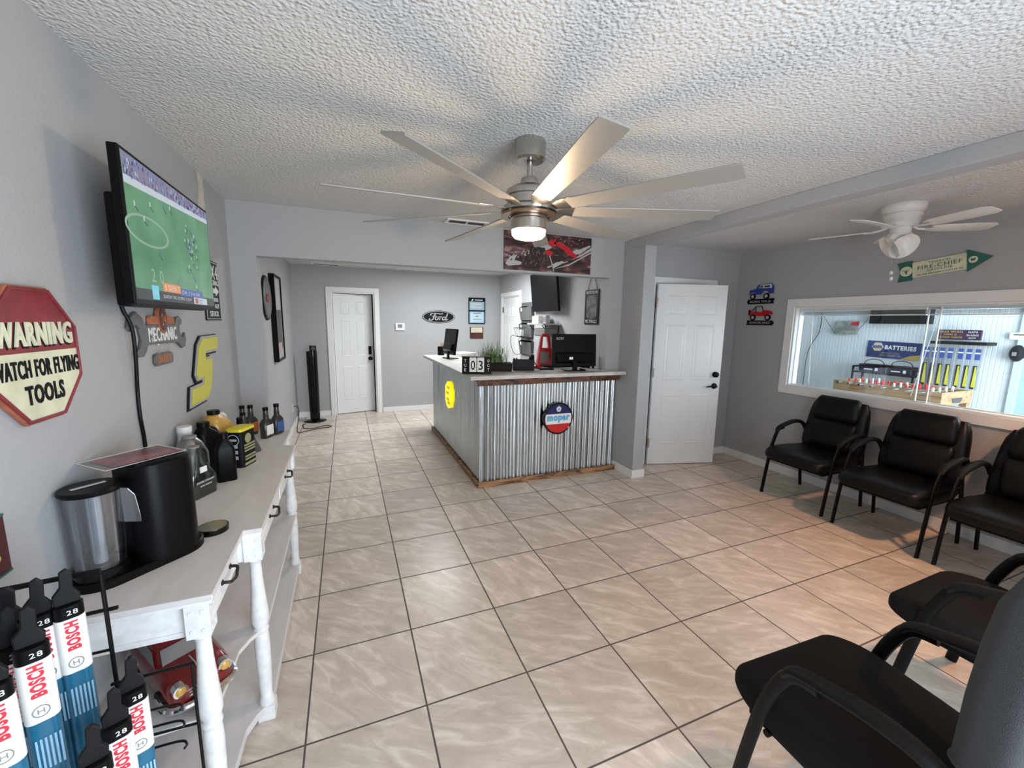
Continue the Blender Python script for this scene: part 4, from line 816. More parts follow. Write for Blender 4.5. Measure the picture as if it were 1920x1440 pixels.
# red stand
rs = thing('jump_starter', 'tall red portable jump starter case with a grey panel', 'case', (2.275, 2.66, CZ, math.radians(-12)))
b = MB(); fr_ = [(-.085, 0), (-.062, .20), (-.040, .345), (-.020, .365), (.025, .365), (.050, .345), (.075, .20), (.085, 0)]
hole = [(-.022, .215), (-.016, .330), (.018, .330), (.030, .215)]
X = FR('B', 0, .04, 0)
bx = MB(X)
bx.prism([(-.085, 0), (.085, 0), (.075, .205), (-.062, .205)], 0, .09).prism([(-.062, .205), (-.030, .205), (-.020, .335), (-.035, .35), (-.045, .32)], .015, .075).prism([(.045, .205), (.075, .205), (.055, .33), (.040, .35), (.028, .335)], .015, .075).prism([(-.045, .33), (.055, .33), (.040, .365), (-.030, .365)], .012, .078)
bx.build('body', 'red', rs, smooth=0, bevel=.005); MB(X).box(-.052, .045, .09, .045, .165, .092).build('grey_panel', 'grey', rs, smooth=0)
dt_ = thing('desk_tray', 'small flat black tray just left of the flip calendar', 'tray', (1.42, 2.62, CZ, .3))
b = MB(); b.prism(rrect(.16, .07, .015), 0, .006).ringp(rrect(.16, .07, .015), rrect(.15, .06, .012), .006, .018); b.build('tray_body', 'black', dt_, smooth=0)
sb = thing('sanitizer_bottle', 'pale pump bottle standing behind the ornamental grass', 'bottle', (1.66, 2.95, CZ))
MB().secs([(0, .06, .06, .025), (.12, .06, .06, .028), (.145, .03, .03, .0145), (.155, .03, .03, .0145)], n=5).build('body', 'milk', sb)
b = MB(); b.cyl((0, 0, .155), (0, 0, .185), .008, n=10).box(-.035, -.008, .183, .010, .008, .195); b.build('pump', 'white2', sb)
# tangle of leads right of the big monitor
cb = MB(); cb.tube(catmull([(2.68, 2.29, 1.108), (2.695, 2.28, 1.18), (2.69, 2.29, 1.26), (2.67, 2.31, 1.22), (2.68, 2.27, 1.12), (2.70, 2.29, 1.11), (2.69, 2.32, 1.17), (2.66, 2.31, 1.28)], 6), .007, 6)
tag(cb.build('computer_cable', 'rubber'), 'bundle of black leads at the right edge of the large monitor', 'cable')
spk = thing('desk_speaker', 'black rounded speaker half hidden by the right edge of the large monitor', 'speaker', (2.67, 2.42, CZ))
b = MB(); b.secs([(0, .10, .12, .04), (.16, .11, .13, .045), (.215, .085, .10, .04), (.225, .05, .06, .02)]); b.build('cabinet', 'black', spk); MB().cyl((0, -.066, .11), (0, -.06, .11), .035, n=20).build('driver', 'dgrey', spk)

# ------------------------------------------------------------------ office side wall
t2 = thing('television', 'switched-off black television on the office side wall', 'television', FR('R', XO-.11, 3.77, 1.99, 0) @ Matrix.Rotation(math.radians(6), 4, 'X') @ Matrix.Rotation(math.radians(-4), 4, 'Y'))
MB().box(-.475, -.25, -.03, .475, .29, 0).build('casing', 'black', t2, smooth=0, bevel=.004); MB().box(-.465, -.24, 0, .465, .28, .001).build('screen', 'black', t2, smooth=0)
b = MB(); b.box(-.10, -.1, -.09, .10, .1, -.03); b.build('wall_bracket', 'blackm', t2, smooth=0)
M['folder'] = mat('folder_grey', (.11, .115, .115), .7, var=.15)
fh = thing('file_holder', 'three-pocket charcoal wall file holder beside door two', 'file holder', FR('R', XO-.002, 4.52, 1.49))
MB().box(-.25, -.43, 0, .20, .41, .008).build('back_panel', 'folder', fh, smooth=0, bevel=.002)
for z in (.13, -.135, -.41):
    b = MB(); b.add([(-.22, z, .008), (.22, z, .008), (.22, z, .035), (-.22, z, .035), (-.24, z+.22, .008), (.24, z+.22, .008), (.24, z+.20, .06), (-.24, z+.20, .06)], [(0,1,2,3),(0,1,5,4),(1,2,6,5),(2,3,7,6),(3,0,4,7)])
    p = b.build('pocket', 'folder', fh, smooth=0); MB().add([(-.17, z+.14, .0555), (-.12, z+.14, .0555), (-.12, z+.19, .0605), (-.17, z+.19, .0605)], [(0,1,2,3)]).build('label_tab', 'papr', p, smooth=0)
wb = thing('wire_basket', 'small black wire basket holding white slips on the file holder', 'basket', FR('R', XO-.105, 4.45, 1.40))
b = MB(); b.tube([(-.10, .10, .01), (.10, .10, .01), (.10, .10, .12), (-.10, .10, .12)], .004, 6, True).tube([(-.09, -.04, .01), (.09, -.04, .01), (.09, -.04, .08), (-.09, -.04, .08)], .004, 6, True)
for x in (-.1, -.03, .04, .1): b.wire([(x, .10, .12), (x*.9, -.04, .08)], .003)
b.build('wire_frame', 'blackm', wb); MB().box(-.07, -.02, .03, .07, .07, .07).build('paper_slips', 'papr', wb, smooth=0)
b = MB(); b.tube(catmull([(XO-.16, 4.42, 1.36), (XO-.20, 4.50, 1.37), (XO-.24, 4.62, 1.37), (XO-.24, 4.64, 1.25), (XO-.20, 4.62, 1.10), (XO-.16, 4.50, 1.08), (XO-.13, 4.44, 1.16), (XO-.16, 4.52, 1.30), (XO-.15, 4.45, 1.36)], 5), .004, 6)
tag(b.build('charger_cord', 'rubber'), 'looped black charger cord hanging below the file holder', 'cord')
ws = thing('wall_shelf', 'small pale shelf on black brackets above the red case', 'shelf', FR('R', XO, 3.66, 1.565))
MB().box(-.28, -.009, 0, .24, .009, .27).build('board', 'topc', ws, smooth=0, bevel=.002)
for x in (-.22, .18):
    MB().tube(catmull([(x, -.010, .02), (x, -.010, .24), (x, -.04, .235), (x, -.10, .16), (x, -.135, .05), (x, -.11, .006), (x, -.02, .006)], 3), .006, 6).build('bracket', 'blackm', ws)
rt = thing('router', 'grey boxy router hanging under the small pale shelf', 'router', (XO-.13, 3.63, 1.455)); MB().cbox((0, 0, 0), (.20, .34, .11)).build('case', 'grey', rt, smooth=0, bevel=.02)
bx_ = thing('white_box', 'low white carton on the small pale shelf', 'box', (XO-.13, 3.78, 1.575)); MB().box(-.09, -.10, 0, .09, .11, .10).build('carton', 'papr', bx_, smooth=0, bevel=.003)
bx_ = thing('desk_clock', 'small grey box-shaped clock beside the white carton on the shelf', 'clock', (XO-.14, 3.60, 1.575)); MB().box(-.03, -.05, 0, .03, .05, .11).build('case', 'silver', bx_, smooth=0, bevel=.004); MB().box(-.032, -.038, .02, -.0305, .038, .09).build('face', 'grey', bx_, smooth=0)
hs = thing('hanging_sign', 'narrow black sign with white words hanging on cords beside the opening', 'sign', FR('R', XO-.004, 2.68, 1.775))
MB().box(-.145, -.20, 0, .145, .20, .008).build('board', 'ink', hs, smooth=0)
MB().prism(rrect(.22, .27, .05), .008, .0088).build('grey_field', mat('grey_print', (.10, .10, .10), .6, var=.8, vscale=14), hs, smooth=0)
b = MB(); b.text("YOU'RE KILLING", 0, .170, .24, .034, .009, .010, .01).text('ME SMALLS', 0, -.165, .24, .040, .009, .010, .01); b.build('lettering', 'winkw', hs, smooth=0)
MB().tube([(-.10, .20, .004), (-.02, .38, .004), (.02, .38, .004), (.10, .20, .004)], .003, 6).build('hanging_cord', 'ink', hs)

# ------------------------------------------------------------------ chairs
def chair(label, X, meshy=False):
    c = thing('guest_chair', label, 'chair', X, 'black guest chairs of the waiting area')
    skin = 'fabric' if meshy else 'leather'
    rings = []
    prof_ = [(.19+.16*math.cos(PI/2*k/9), .35+.20*math.sin(PI/2*k/9)**.6, .418+.054*math.sin(PI/2*k/9)**.7, .022+.093*math.sin(PI/2*k/9)**.7) for k in range(10)]
    for y, wd, zt, th in prof_+[(.02, .54, .468, .115), (-.14, .53, .460, .11), (-.22, .50, .455, .10), (-.245, .44, .44, .07)]:
        rings.append([(x, y, zt-th/2+z) for x, z in rrect(wd, th, min(th*.45, .045), 5)])
    MB().loft(rings).build('seat', skin, c, smooth=60)
    b = MB(); b.box(-.24, -.20, .335, .24, .27, .362); b.build('seat_pan', 'black', c, smooth=0, bevel=.006)
    A = Matrix.Translation((0, -.205, .42)) @ Matrix.Rotation(math.radians(11), 4, 'X')
    def pad(name, z0, z1, w0, w1, th, y0, mt_=skin, par=c, n=9, A=A):
        rr = []
        for i in range(n):
            t = i/(n-1); e = max(.0, 1-abs(2*t-1)**5); wd = (w0+(w1-w0)*t)*(.88+.12*e); d_ = th*(.45+.55*e)
            rr.append([(x, y+y0, z0+(z1-z0)*t) for x, y in rrect(wd, d_, d_*.45, 5)])
        return MB(A).loft(rr).build(name, mt_, par, smooth=65)
    if not meshy:
        bk = pad('backrest', .0, .500, .54, .47, .105, .0)
        pad('head_cushion', .300, .525, .40, .36, .10, .045, par=bk)
        pad('lumbar_cushion', .035, .310, .37, .41, .085, .045, par=bk)
    else:
        bk = pad('backrest', .05, .53, .46, .42, .06, -.02)
        A2 = Matrix.Translation((0, -.230, .70)) @ Matrix.Rotation(math.radians(2), 4, 'X')
        rr = []
        for z, wd, d_ in ((0, .535, .085), (.01, .550, .095), (.15, .550, .10), (.27, .530, .10), (.36, .49, .095), (.41, .42, .07), (.42, .36, .03)): rr.append([(x, y, z) for x, y in rrect(wd, d_, d_*.35, 5)])
        MB(A2).loft(rr).build('back_cover', 'greyfab', bk, smooth=60)
        MB(A2).tube([(x, y, .004) for x, y in rrect(.543, .094, .033, 5)], .006, 6, True).build('cover_hem', 'greyfab', bk)
    for sx in (-1, 1):
        x = sx*.272
        MB().tube(catmull([(x, .275, 0), (x, .243, .22), (x, .205, .43), (x, .165, .55), (x, .125, .612), (x, .06, .628)], 5), .021, 12, flat=.52, up=(0, 1, 0)).build('front_leg', 'blackm', c)
        MB().tube(catmull([(x*.98, -.275, 0), (x*.98, -.245, .20), (x*.96, -.225, .38), (x*.88, -.25, .52), (x*.80, -.285, .70)], 5), .020, 12, flat=.55, up=(0, 1, 0)).build('rear_leg', 'blackm', c)
        ar = MB(); pts = catmull([(x, .152, .592), (x, .122, .628), (x, .04, .652), (x, -.06, .672), (x*.98, -.15, .668), (x*.95, -.205, .635), (x*.92, -.23, .58)], 5)
        n = len(pts); ar.tube(pts, [.018+.010*math.sin(PI*min(1, i/(n-1)*1.02)) for i in range(n)], 12, flat=.65, up=(1, 0, 0)); ar.build('armrest', 'rubber', c)
    b = MB(); b.tube([(-.262, .19, .350), (.262, .19, .350)], .011, 8); b.build('crossbar', 'blackm', c)
    return c
R90 = math.radians(90)
ch = chair('black padded guest chair nearest door three, first of the row under the window', (4.155, .815, 0, R90))
copy_tree(ch, (4.12, .165, 0, R90), 'black padded guest chair in the middle of the row under the window')
copy_tree(ch, (4.135, -.465, 0, R90), 'black padded guest chair cut by the right edge, last of the row under the window')
c5 = chair('black mesh guest chair with charcoal felt back in the near right foreground', (1.612, -1.0, 0, math.radians(-2)), True)
copy_tree(c5, (2.60, -.95, 0, math.radians(1)), 'brown-lit guest chair standing between the foreground chair and the window row')
# ------------------------------------------------------------------ console table
TZ = .82
tb = thing('console_table', 'long distressed white console table with turned legs along the left wall', 'table', (0, 0, 0))
xw = XL+.014
# outline of the breakfront top: near narrow section, deep middle, far narrow section
top = [(xw, -.225), (-.172, -.225), (-.172, .155), (-.112, .155), (-.112, 1.255), (-.180, 1.275), (-.180, 1.655), (xw, 1.655)]
MB().prism(top, TZ-.018, TZ).build('table_top', 'consolet', tb, smooth=0, bevel=.003)
b = MB(); b.prism(scl(top, -.006), TZ-.030, TZ-.018); b.build('top_moulding', 'console', tb, smooth=0, bevel=.002)
body = [(xw+.01, -.20), (-.20, -.20), (-.20, .17), (-.135, .17), (-.135, 1.24), (-.205, 1.26), (-.205, 1.63), (xw+.01, 1.63)]
MB().prism(body, .690, TZ-.030).build('apron', 'console', tb, smooth=0)
b = MB(); b.box(xw+.03, -.204, .700, -.255, -.200, .708).box(xw+.03, -.204, .775, -.255, -.200, .783); b.build('end_moulding', 'console', tb, smooth=0, bevel=.001)
def leg(x, y):
    b = MB(); w2_ = .030
    b.box(x-w2_, y-w2_, .690, x+w2_, y+w2_, .792)
    for sx, sy in ((1, 0), (0, -1)):
        for u in (-.014, .014):
            for z in (.712, .770):
                if sx: b.box(x+w2_, y+u-.006, z-.006, x+w2_+.002, y+u+.006, z+.006)
                else: b.box(x+u-.006, y-w2_-.002, z-.006, x+u+.006, y-w2_, z+.006)
    prof = [(.0, .692), (.024, .692), (.026, .684), (.021, .678), (.019, .66), (.021, .60), (.026, .52), (.031, .455), (.031, .43), (.024, .405), (.020, .402), (.026, .398), (.028, .390), (.026, .382), (.022, .378), (.025, .370), (.027, .33), (.026, .25), (.023, .15), (.021, .10), (.025, .08), (.027, .068), (.024, .058), (.0, .056)]
    b.lathe(prof[::-1], 24, x, y); b.box(x-w2_, y-w2_, 0, x+w2_, y+w2_, .058)
    return b.build('leg', 'console', tb, smooth=35, bevel=.0015, seg=1)
for x, y in ((-.215, -.190), (-.150, .190), (-.150, 1.215), (-.215, 1.600), (xw+.045, -.190), (xw+.045, 1.600)): leg(x, y)
def shelf(z, t):
    P = [(xw+.02, -.19), (-.21, -.175), (-.20, .08), (-.175, .135), (-.155, .16), (-.135, .17), (-.128, .21), (-.128, 1.20), (-.15, 1.25), (-.20, 1.28), (-.20, 1.60), (xw+.02, 1.60)]
    return MB().prism(P, z-t, z).build('shelf', 'consolet', tb, smooth=0, bevel=.003)
shelf(.395, .016); shelf(.062, .03)
def drawer(x, y0, y1):
    d = MB().box(x-.012, y0, .700, x+.0035, y1, .782).build('drawer', 'console', tb, smooth=0, bevel=.002)
    ym = (y0+y1)/2
    MB().tube(catmull([(x+.004, ym-.048, .748), (x+.026, ym-.046, .745), (x+.030, ym-.025, .738), (x+.033, ym, .735), (x+.030, ym+.025, .738), (x+.026, ym+.046, .745), (x+.004, ym+.048, .748)], 4), .0052, 8).sphere((x+.005, ym-.048, .748), .010, 8, (.5, 1, 1)).sphere((x+.005, ym+.048, .748), .010, 8, (.5, 1, 1)).build('handle', 'iron', d)
drawer(-.200, -.150, .150); drawer(-.135, .235, .69); drawer(-.135, .715, 1.17); drawer(-.205, 1.30, 1.56)

# ------------------------------------------------------------------ drink machine with the sheet lying on it
cm = thing('coffee_machine', 'large black coffee machine with a clear water tank on the console table', 'coffee machine', (-.385, .085, TZ, math.radians(44)))
b = MB(); b.secs([(0, .34, .18, .085, -.06, 0), (.020, .34, .18, .085, -.06, 0), (.024, .33, .17, .08, -.06, 0)], n=8); b.build('base', 'black', cm)
b = MB(); b.secs([(.02, .17, .185, .06, .0, .0), (.30, .17, .185, .06, .0, .0), (.325, .160, .175, .055, .0, .0), (.330, .14, .15, .05, .0, .0)], n=8); b.build('body', 'black', cm, smooth=40)
b = MB(); b.cyl((.155, .0, .0), (.155, .0, .018), .049, n=32); dt = b.build('drip_tray', 'blackg', cm)
b = MB(); b.cyl((.155, .0, .0182), (.155, .0, .0195), .044, n=32); b.build('tray_grid', 'nickel', dt)
TX = (-.155, -.012)
MB().lathe([(0, .01), (.062, .01), (.064, .045), (.058, .05), (0, .05)], 32, *TX).build('tank_base', 'blackg', cm)
MB().lathe([(.055, .052), (.056, .06), (.064, .27), (.0655, .275), (.0625, .275), (.0605, .27), (.053, .06), (0, .056), (0, .052)], 36, *TX).build('water_tank', 'clear', cm)
MB().lathe([(0, .276), (.068, .276), (.070, .282), (.066, .290), (0, .290)], 36, *TX).build('tank_lid', 'black', cm)
MB().cbox((TX[0]-.005, TX[1], .293), (.075, .009, .003)).build('lid_handle', 'silver', cm, smooth=0)
MB().lathe([(0, .057), (.016, .057), (.016, .26), (0, .26)], 16, *TX).build('filter_tube', 'silver', cm)
b = MB(); h = [(.060, .272), (.078, .268), (.092, .245), (.102, .155), (.070, .163), (.060, .165)]
b.X = Matrix.Translation((TX[0], TX[1], 0)) @ Matrix.Rotation(math.radians(-32), 4, 'Z') @ Matrix.Rotation(math.radians(90), 4, 'X')
b.prism(h, -.004, .004); b.build('tank_handle', glassmat('hazy_plastic', (.62, .66, .72), .25, .3), cm, smooth=0, bevel=.002)
pl_ = thing('laminated_sheet', 'laminated red-printed sheet lying on the coffee machine', 'sheet', (-.428, .088, TZ+.3315, math.radians(47)))
sh = Matrix()
MB(sh).box(-.110, -.078, 0, .105, .078, .0015).build('laminate', glassmat('laminate_film', (.85, .86, .88), .22, .12), pl_, smooth=0)
MB(sh).ringp([(-.110, -.078), (.105, -.078), (.105, .078), (-.110, .078)], [(-.107, -.075), (.102, -.075), (.102, .075), (-.107, .075)], .0016, .0022).build('sealed_edge', 'papr', pl_, smooth=0)
MB(sh).box(-.085, -.062, .0016, .095, .062, .0022).build('print', mat('menu_print', (.22, .06, .07), .25, var=.7, vscale=9), pl_, smooth=0)

# ------------------------------------------------------------------ bottles and jugs on the table
def bottle(name, label, cat, X, prof, m, cap=None, capm='black', n=6, group='car care bottles on the console table'):
    t = thing(name, label, cat, X, group); MB().secs(prof, n=n).build('body', m, t, smooth=45)
    if cap: z0, z1, r, cx, cy = cap; MB().lathe([(0, z0), (r, z0), (r, z1-.002), (r*.93, z1), (0, z1)], 20, cx, cy).build('cap', capm, t)
    return t
S = lambda s, p: [(z*s, w*s, d*s, r*s, *(q*s for q in rest)) for z, w, d, r, *rest in p]
# square shouldered quart
quart = [(0, .075, .055, .012), (.004, .080, .060, .014), (.150, .080, .060, .014), (.175, .066, .052, .016), (.195, .040, .040, .018), (.205, .034, .034, .0169)]
bottle('oil_bottle', 'plain black plastic quart bottle at the front of the table', 'bottle', (-.352, .740, TZ, math.radians(20)), quart, 'black', (.205, .235, .019, 0, 0))
# jug with clear windscreen fluid
clear_p = [(0, .13, .085, .02), (.01, .135, .09, .022), (.09, .135, .09, .022), (.12, .105, .075, .022), (.19, .07, .06, .024), (.215, .042, .042, .0205)]
j = bottle('fluid_jug', 'clear bottle of dark green fluid next to the coffee machine', 'jug', (-.425, .580, TZ, math.radians(62)), clear_p, 'clearg', (.215, .222, .023, 0, 0), 'grey')
b = MB(); b.secs([(.003, .125, .08, .018), (.085, .128, .083, .02)], n=5); b.build('fluid', mat('green_black_fluid', (.012, .024, .020), .2), j)
b = MB(FR('B', 0, -.0455, 0)); b.text('ENGINE COOLANT', 0, .07, .09, .008, 0, .0006).text('50/50 PREMIX', 0, .052, .06, .006, 0, .0006).box(-.022, .11, -.003, .012, .135, .0); b.build('lettering', 'winkw', j, smooth=0)
j = bottle('fluid_jug', 'large clear rounded jug behind the green bottle', 'jug', (-.478, .722, TZ, math.radians(70)), [(0, .12, .10, .03), (.01, .125, .11, .035), (.15, .125, .11, .035), (.20, .09, .08, .03), (.225, .05, .05, .024)], glassmat('frosty_jug', (.80, .80, .78), .28, .25), (.225, .235, .028, 0, 0), 'grey')
bottle('fluid_jug', 'white capped jug against the wall behind the coffee machine', 'jug', (-.520, .806, TZ, math.radians(80)), [(0, .07, .05, .02), (.01, .075, .055, .02), (.16, .075, .055, .02), (.20, .06, .05, .02), (.235, .052, .052, .022)], 'milk', (.235, .262, .03, 0, 0), 'white2')
j = bottle('oil_jug', 'black oil jug with moulded grip behind the plain black bottle', 'jug', (-.455, .895, TZ, math.radians(60)), [(0, .115, .08, .025), (.008, .12, .085, .03), (.155, .12, .085, .03), (.20, .11, .07, .025, -.01), (.225, .06, .055, .02, -.02), (.238, .044, .044, .02, -.02)], 'black', (.238, .262, .027, -.02, 0))
MB().tube(catmull([(.0, 0, .225), (.035, 0, .215), (.060, 0, .18), (.066, 0, .14)], 4), .010, 8).build('grip', 'black', j)
j = bottle('oil_jug', 'translucent jug of amber oil with a black cap', 'jug', (-.452, 1.065, TZ, math.radians(75)), [(0, .145, .10, .03), (.008, .155, .105, .035), (.195, .155, .105, .035), (.235, .12, .08, .03, -.02), (.255, .07, .06, .024, -.03), (.265, .05, .05, .022, -.03)], 'amber', (.267, .288, .029, -.03, 0))
MB().tube(catmull([(.0, 0, .245), (.045, 0, .250), (.074, 0, .215), (.076, 0, .165)], 4), .013, 8).build('grip', 'milk', j)
bx = thing('white_box', 'small white carton standing behind the amber jug', 'box', (-.515, 1.20, TZ)); MB().cbox((0, 0, .12), (.035, .07, .24)).build('carton', 'papr', bx, smooth=0, bevel=.003)
tn = thing('cleaner_tin', 'black rectangular tin with a bright yellow top and round badge', 'tin', (-.332, .968, TZ, math.radians(-20)), 'car care bottles on the console table')
MB().secs([(0, .085, .125, .02), (.19, .085, .125, .02)], n=5).build('can_body', 'ink', tn); MB().secs([(.190, .088, .128, .02), (.203, .088, .128, .02), (.206, .07, .11, .02)], n=5).build('yellow_top', mat('bright_yellow_lid', (.75, .62, .02), .4), tn)
X = FR('B', 0, -.0630, 0); b = MB(X); b.ringp(circ(.030, 24, 0, .148), circ(.026, 24, 0, .148), 0, .001).box(-.018, .142, 0, .018, .154, .001)
for z in (.105, .075, .045): b.box(-.030, z, 0, .020, z+.018, .001)
b.build('front_print', 'silver', tn, smooth=0)
X = FR('L', .0430, 0, 0); b = MB(X); b.prism(circ(.026, 20, -.01, .148), 0, .001)
for z in (.11, .095, .08, .05, .035): b.box(-.045, z, 0, .045, z+.009, .001)
b.box(-.05, .008, 0, .05, .022, .001); b.build('side_print', mat('olive_print', (.30, .30, .16), .5), tn, smooth=0)
addp = [(0, .075, .045, .015), (.004, .080, .048, .016), (.096, .084, .048, .016), (.114, .058, .042, .016), (.126, .034, .034, .016), (.180, .028, .028, .0135)]
def additive(label, X, lab, s=1.0, lean=None, m='black'):
    M4 = Matrix.Translation(X[:3]) @ Matrix.Rotation(X[3], 4, 'Z')
    if lean: M4 = M4 @ Matrix.Rotation(lean, 4, 'Y')
    t = thing('additive_bottle', label, 'bottle', M4, 'slim necked additive bottles'); MB().secs(S(s, addp), n=5).build('body', m, t, smooth=45)
    MB().lathe([(0, .180*s), (.0165*s, .180*s), (.0165*s, .200*s), (0, .200*s)], 16).build('cap', 'black', t)
    MB(FR('B', 0, -.0242*s, 0)).box(-.032*s, .02*s, 0, .032*s, .085*s, .0008).build('label', lab, t, smooth=0)
    return t
gb = mat('smoky_bottle', (.035, .032, .028), .2)
additive('slim bottle with a white label, left of the pair at the far end', (-.300, 1.500, TZ, math.radians(62)), 'papr', 1.0, None, gb)
additive('slim bottle with a blue label, right of the pair at the far end', (-.250, 1.585, TZ, math.radians(62)), mat('blue_label', (.05, .10, .30), .4), 1.02, None, gb)
additive('slim bottle with an orange glow in its neck against the wall', (-.405, 1.610, TZ, math.radians(62)), 'orange', 1.0, None, gb)
additive('dark slim bottle directly behind the orange-necked one', (-.455, 1.625, TZ, math.radians(62)), 'steel', .98, None, gb)
additive('black slim bottle leaning left over the tin', (-.392, 1.345, TZ, math.radians(70)), 'steel', .93, math.radians(-13), 'black')
additive('slim bottle with a bright white sleeve behind the yellow-topped tin', (-.420, 1.470, TZ, math.radians(65)), 'winkw', .9, None, gb)
fn = thing('funnel', 'dark grey conical funnel upturned behind the yellow-topped tin', 'funnel', (-.335, 1.20, TZ)); MB().lathe([(.050, 0), (.052, .004), (.018, .095), (.010, .10), (.007, .15), (.005, .15), (.008, .098), (.048, .004)], 28).build('cone', 'dgrey', fn); 

# ------------------------------------------------------------------ red toy car on the shelf
car = thing('toy_car', 'red vintage model car with chrome bumper on the table shelf', 'toy car', Matrix.Translation((-.360, .040, .3955)) @ Matrix.Rotation(math.radians(-55), 4, 'Z') @ Matrix.Scale(1.17, 4))
# local +x = the front
def carring(x, w, z0, z1, r): return [(x, y, z) for y, z in [(p[0], (z0+z1)/2+p[1]) for p in rrect(w, z1-z0, r, 4)]]
MB().loft([carring(-.185, .10, .035, .07, .015), carring(-.17, .135, .028, .085, .02), (carring(-.10, .155, .022, .095, .025)), carring(.0, .155, .022, .098, .025), carring(.10, .150, .022, .098, .028), carring(.155, .145, .026, .090, .028), carring(.172, .12, .034, .075, .018)]).build('body', mat('metallic_red', (.18, .012, .012), .22, .25, coat=.6), car, smooth=60)
b = MB()
for z, x0, x1, w in ((.092, -.11, .065, .135), (.125, -.085, .020, .115), (.142, -.070, -.005, .10)): pass
b.loft([[(x0+(x1-x0)/2+p[0], p[1], z) for p in rrect(x1-x0, w, .03, 4)] for z, x0, x1, w in ((.090, -.115, .070, .138), (.118, -.090, .030, .122), (.136, -.078, .008, .108), (.143, -.060, -.008, .085))]); b.build('roof', mat('metallic_red_roof', (.18, .012, .012), .22, .25, coat=.6), car, smooth=60)
b = MB(); b.add([(.071, -.055, .094), (.071, .055, .094), (.034, .048, .124), (.034, -.048, .124)], [(0, 1, 2, 3)]); b.build('windscreen', 'grey', car, smooth=0)
for sy in (-1, 1): MB().add([(-.09, sy*.0685, .096), (.055, sy*.0685, .096), (.018, sy*.0605, .122), (-.07, sy*.0605, .122)], [(0, 1, 2, 3)]).build('side_window', 'grey', car, smooth=0)
MB().tube(catmull([(.120, -.080, .035), (.168, -.068, .035), (.186, 0, .036), (.168, .068, .035), (.120, .080, .035)], 5), .009, 8).build('bumper', 'chrome', car)
b = MB()
for z in (.052, .062, .071): b.tube([(.168, -.040, z), (.179, 0, z), (.168, .040, z)], .0026, 6)
b.build('grille', 'chrome', car)
for sy in (-1, 1):
    h_ = MB().cyl((.150, sy*.050, .078), (.172, sy*.050, .078), .0165, n=16).build('headlight_rim', 'chrome', car); MB().sphere((.170, sy*.050, .078), .013, 12, (.5, 1, 1)).build('headlight_lens', 'amber', h_)
for x in (-.11, .10):
    for sy in (-1, 1):
        wl = MB().cyl((x, sy*.058, .028), (x, sy*.080, .028), .028, n=20).build('wheel', 'rubber', car); MB().cyl((x, sy*.080, .028), (x, sy*.083, .028), .015, n=16).build('hubcap', 'chrome', wl)
MB().tube([(.172, 0, .078), (.12, 0, .100), (.08, 0, .099)], .002, 6).build('hood_strip', 'chrome', car)

# ------------------------------------------------------------------ wiper blade rack
rk = thing('wiper_rack', 'black wire display rack standing at the near end of the console table', 'rack', (0, 0, 0))
b = MB()
for x in (-.505, -.300): b.tube([(x, -.44, .0), (x, -.44, 1.045)], .0042, 8)
b.tube([(-.505, -.44, 1.045), (-.300, -.44, 1.055)], .0042, 8)
for sx in (-.49,): b.tube(catmull([(-.30, -.44, 1.052), (-.43, -.44, 1.045), (-.455, -.47, 1.043), (-.468, -.62, 1.040)], 4), .0045, 8)
b.tube([(-.155, -.46, 0), (-.155, -.46, .800)], .0035, 8).tube([(-.155, -.46, .80), (-.30, -.46, .795)], .0035, 8)
for z in (.86, .70, .62, .50, .38): b.tube([(-.505, -.44, z), (-.300, -.44, z+.005)], .003, 6)
for z in (.64, .50, .36, .2, .05): b.tube([(-.30, -.455, z), (-.155, -.46, z)], .003, 6)
b.tube([(-.300, -.44, .96), (-.28, -.44, .962)], .0045, 6).tube([(-.36, -.44, .958), (-.28, -.44, .962)], .0042, 6)
for z in (.700, .655, .60, .52): b.tube(catmull([(-.300, -.452, z), (-.200, -.455, z+.002), (-.178, -.470, z+.003), (-.172, -.500, z+.022)], 4), .0026, 6)
for z in (0.02, 0.3): b.tube([(-.505, -.44, z), (-.505, -.80, z), (-.155, -.80, z), (-.155, -.46, z)], .0045, 6)
b.build('wire_frame', 'blackm', rk)
